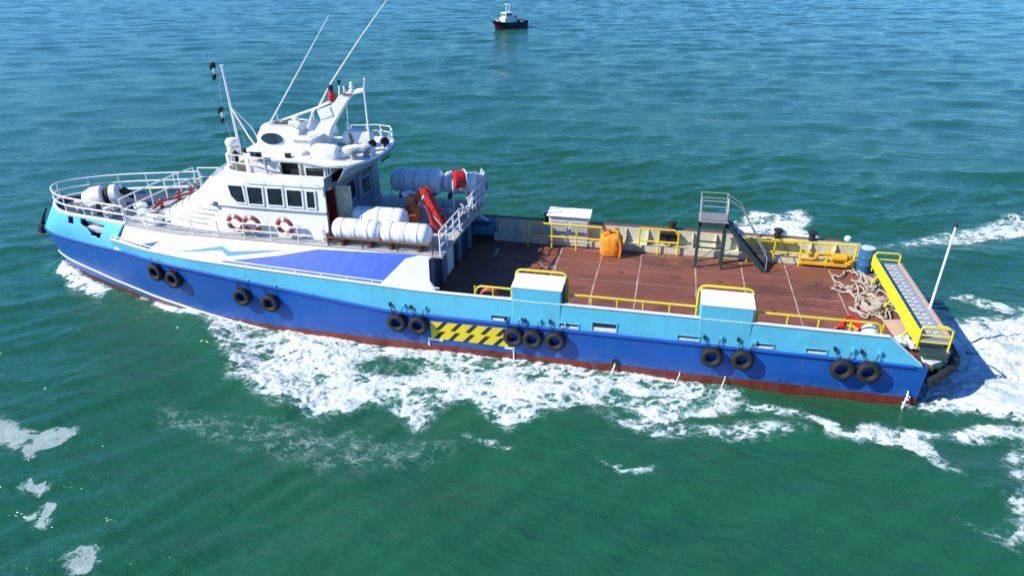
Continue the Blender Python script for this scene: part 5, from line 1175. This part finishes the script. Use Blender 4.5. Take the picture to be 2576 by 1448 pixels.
# small fittings on the house, roof and raised deck
for k, w in enumerate(WIN[1:4]):
    cx = (w[0][0]+w[1][0])/2
    part('window_wiper', BLACK, lambda mb: mb.tube([(cx+.18, -2.53, 5.44), (cx-.02, -2.55, 5.12)], .012, 5), HOUSE)
part('grab_rail', WHITE2, lambda mb: (mb.tube([(-15.6,-2.50,5.66),(-12.6,-2.50,5.66)], .018, 6), [mb.tube([(x,-2.50,5.66),(x,-2.38,5.66)], .014, 5) for x in np.arange(-15.6, -12.5, .75)]), HOUSE)
part('vent_pipe', WHITE2, lambda mb: mb.tube([(-12.45,-2.62,3.5),(-12.45,-2.62,4.0),(-12.40,-2.72,4.12),(-12.36,-2.82,4.02)], .05, 8))
part('valve_box', RUST, lambda mb: mb.box((-12.25,-2.72,3.72), (.22,.2,.3)), smooth=False, bevel=.02)
part('side_navigation_lamp', BLACK, lambda mb: (mb.box((-15.2,-1.95,6.52), (.45,.06,.22)), mb.lathe([(.05,0),(.08,.02),(.08,.16),(.04,.2)], (-15.15,-2.02,6.42), n=10)), smooth=False)
part('roof_hatch', GRIME, lambda mb: mb.box((-12.9,-.9,6.44), (.6,.6,.1)), smooth=False, bevel=.03)
for q, (a, b) in enumerate((((-13.4,-1.5,6.42),(-11.4,-1.75,6.42)), ((-15.7,-1.3,6.42),(-14.6,-1.55,6.42)))):
    part('roof_cable', BLACK if q else STEEL, lambda mb: mb.tube(smooth_path([a, ((a[0]+b[0])/2-.2, (a[1]+b[1])/2+.12, 6.43), ((a[0]+b[0])/2+.2, (a[1]+b[1])/2-.08, 6.43), b], 16), .022, 5))
guard_rail([(-13.0,1.75,6.4),(-12.0,2.05,6.4),(-11.3,1.85,6.4),(-10.95,1.2,6.4),(-10.85,.6,6.4)], .5, WHITE, .6, r=.02, pr=.018)
for x, y, h in ((-13.3, .9, 1.2), (-12.9, 1.3, .9), (-15.6, .5, .8), (-14.2, .9, .7)):
    part('stub_aerial', WHITE, lambda mb: (mb.tube([(x, y, 6.4), (x+.04, y, 6.9+h)], [.02, .012], 6), mb.lathe([(.05, 0), (.07, .03), (.05, .12)], (x, y, 6.4), n=10)))
part('radome', WHITE, lambda mb: mb.lathe([(.06, 0), (.06, .3), (.24, .32), (.27, .42), (.22, .54), (.05, .6)], (-13.55, 1.1, 6.4), n=20))
part('flood_light', BLACK, lambda mb: mb.box((-14.0, -1.72, 6.5), (.22, .12, .16), rz=.2), smooth=False, bevel=.02)
part('flood_light', BLACK, lambda mb: mb.box((-16.1, -1.35, 6.5), (.22, .12, .16), rz=-.5), smooth=False, bevel=.02)
part('cowl_seam', STEEL, lambda mb: mb.box((-14.02, -.35, 6.8), (.03, .9, .05)), smooth=False)
part('roof_beading', STEEL, lambda mb: mb.tube([(p[0], p[1]-.012, 6.27) for p in ROOFP[8:-2]], .022, 5))
part('house_ladder', WHITE2, lambda mb: ([mb.tube([(-12.2,y,3.5),(-12.2,y,6.2)], .022, 6) for y in (1.72,2.08)], [mb.tube([(-12.2,1.72,3.7+.28*k),(-12.2,2.08,3.7+.28*k)], .016, 5) for k in range(9)]))
part('lamp_post', WHITE, lambda mb: (mb.tube([(-9.95,-.1,3.5),(-9.95,-.1,4.75)], .035, 7), mb.lathe([(.05,0),(.26,.02),(.26,.07),(.08,.12)], (-9.95,-.15,4.72), n=16)))
for x, y, d, m in ((-8.15, -1.95, (.45, .5, .3), GRIME), (-8.05, 1.95, (.4, .55, .34), STEEL), (-9.9, .9, (.7, .5, .4), GREYW)):
    part('deck_locker', m, lambda mb: mb.box((x, y, 3.5+d[2]/2), d), smooth=False, bevel=.03)
tg = thing('rope_tangle', 'grey-white tangle of rope and netting over the after rail of the raised deck', 'rope', (-7.72, .9, 3.55))
rr2 = random.Random(21)
for k in range(5):
    pts = []; y = rr2.uniform(-1.6, -.4); z = rr2.uniform(.1, .7)
    for i in range(26):
        y += rr2.uniform(.0, .16); z += rr2.uniform(-.22, .20); z = min(.95, max(-.12, z)); pts.append((rr2.uniform(-.16, .12), y, z))
    MB().tube(smooth_path(pts, 110), .022, 5).build('rope_length', (ROPE, GREYW, STEEL, ROPE, WHITE2)[k], tg, smooth=True, sharp=0)
lr = thing('loose_line', 'thin pale line lying loose across the shaded forward cargo deck', 'rope', (-5.2, .6, 1.52))
MB().tube(smooth_path([(-.9,1.4,0),(-.3,1.0,.01),(.2,.9,0),(.7,.4,.01),(1.0,.5,0),(1.2,-.1,.01)], 40), .02, 5).build('rope_length', ROPE, lr, smooth=True)
MB().box((-6.95, 2.2, 1.506), (.10, 1.0, .006), rz=.05).build('deck_mark', SEAM, BOAT)
for x, y in ((-1.5, 1.2), (.6, -1.9), (2.4, 1.1), (4.2, -1.0), (6.0, 1.6), (-3.2, -1.4)):
    part('lashing_point', RUST, lambda mb: mb.lathe([(.05,0),(.11,0),(.11,.03),(.05,.03)], (x, y, 1.5), n=12))

# ------------------------------------------------------------------ small boat in the distance
TB = thing('tug_boat', 'small black-hulled tug with white superstructure and red bow foot, far off', 'boat', (-32.1, 111.3, 0))
TB.rotation_euler.z = rad(180+40+13)     # bow towards the camera's left
TBK = paint('tug_black_paint', (.012, .013, .03), .4, amount=.15); TRED = paint('tug_red_paint', (.30, .012, .03), .5, amount=.2)
def tug_b(t): return np.interp(t, [0, .04, .12, .3, .7, .92, 1], [0, .45, .95, 1.45, 1.5, 1.35, 1.15])
L = 9.6; TB.scale = (.86, .86, .9)
def tug_row(z0, f, dx0=0, z1=None):
    out = []
    for t in np.linspace(0, 1, 40)**1.3:
        x = L/2-dx0-(L-dx0)*t; sheer = (.75*(1-t)**3+.35*t**3) if z1 else 0
        out.append((x, -tug_b(t)*f, z0+sheer))
    return out
A0, A1, A2 = tug_row(-.4, .75, 1.1), tug_row(.10, .92, .6), tug_row(1.05, 1.05, 0, True)
A1 = [(p[0], p[1], .08+.95*max(0, (p[0]-.6)/3.6)**1.1) for p in A1]
for nm, a, b, m in (('hull_bottom', A0, A1, TRED), ('hull', A1, A2, TBK)):
    mb = MB(); both(mb, [a, b]); mb.add([a[-1], mir(a[-1]), mir(b[-1]), b[-1]], [(0, 1, 2, 3)]); mb.build(nm, m, TB, smooth=True)
mb = MB(); mb.grid([[(p[0], p[1]*.93, p[2]-.28) for p in A2], [(p[0], -p[1]*.93, p[2]-.28) for p in A2]]); mb.build('deck', DECKGREY, TB)
mb = MB(); mb.tube(A2, .06, 6); mb.tube([mir(p) for p in A2], .06, 6); mb.build('fender_rail', BLACK, TB)
MB().box((.2, 0, 1.55), (3.4, 2.0, 1.2)).build('deckhouse', WHITE, TB, bevel=.12)
wh = MB().box((.5, 0, 2.6), (1.9, 1.7, 1.0)).build('wheelhouse', WHITE, TB, bevel=.12)
MB().box((1.47, 0, 2.72), (.04, 1.4, .32)).build('window', GLASS, wh)
for s in (-1, 1): MB().box((.5, .87*s, 2.72), (1.4, .04, .32)).build('window', GLASS, wh)
MB().box((.45, 0, 3.14), (2.2, 2.0, .10)).build('wheelhouse_roof', WHITE, TB, bevel=.03)
for s in (-1, 1):
    mb = MB(); mb.tube([(.2, .55*s, 3.15), (.15, .5*s, 4.7)], [.09, .06], 8); mb.box((.15, .5*s, 4.72), (.5, .5, .16)); mb.build('mast', WHITE, TB)
MB().lathe([(.3, 0), (.3, 1.1), (.25, 1.3)], (-1.6, .55, 1.2), n=14).build('funnel', REDP, TB, smooth=True)
MB().lathe([(.3, 0), (.3, 1.1), (.25, 1.3)], (-1.6, -.55, 1.2), n=14).build('funnel', WHITE, TB, smooth=True)
MB().box((-2.6, 0, 1.1), (.8, 1.0, .6)).build('towing_winch', TBK, TB, bevel=.05)
MB().box((2.9, 0, 1.55), (.7, .8, .5)).build('anchor_winch', WHITE2, TB, bevel=.05)
for k, (x, y) in enumerate(((1.9, -1.3), (-.3, -1.5), (-2.3, -1.45))):
    MB().lathe([(.14,-.08),(.3,-.1),(.34,0),(.3,.1),(.14,.08)], (x, y, .95), (0, 1, 0), 14, closed=True).build('tyre', BLACK, TB, smooth=True)
guard_rail([(4.3, -.6, 1.9), (3.6, -1.1, 1.6), (2.2, -1.4, 1.35)], .6, WHITE, .7, bars=(1, .5), r=.025, pr=.02, parent=TB)
guard_rail([(4.3, .6, 1.9), (3.6, 1.1, 1.6), (2.2, 1.4, 1.35)], .6, WHITE, .7, bars=(1, .5), r=.025, pr=.02, parent=TB)
bpy.context.view_layer.update()
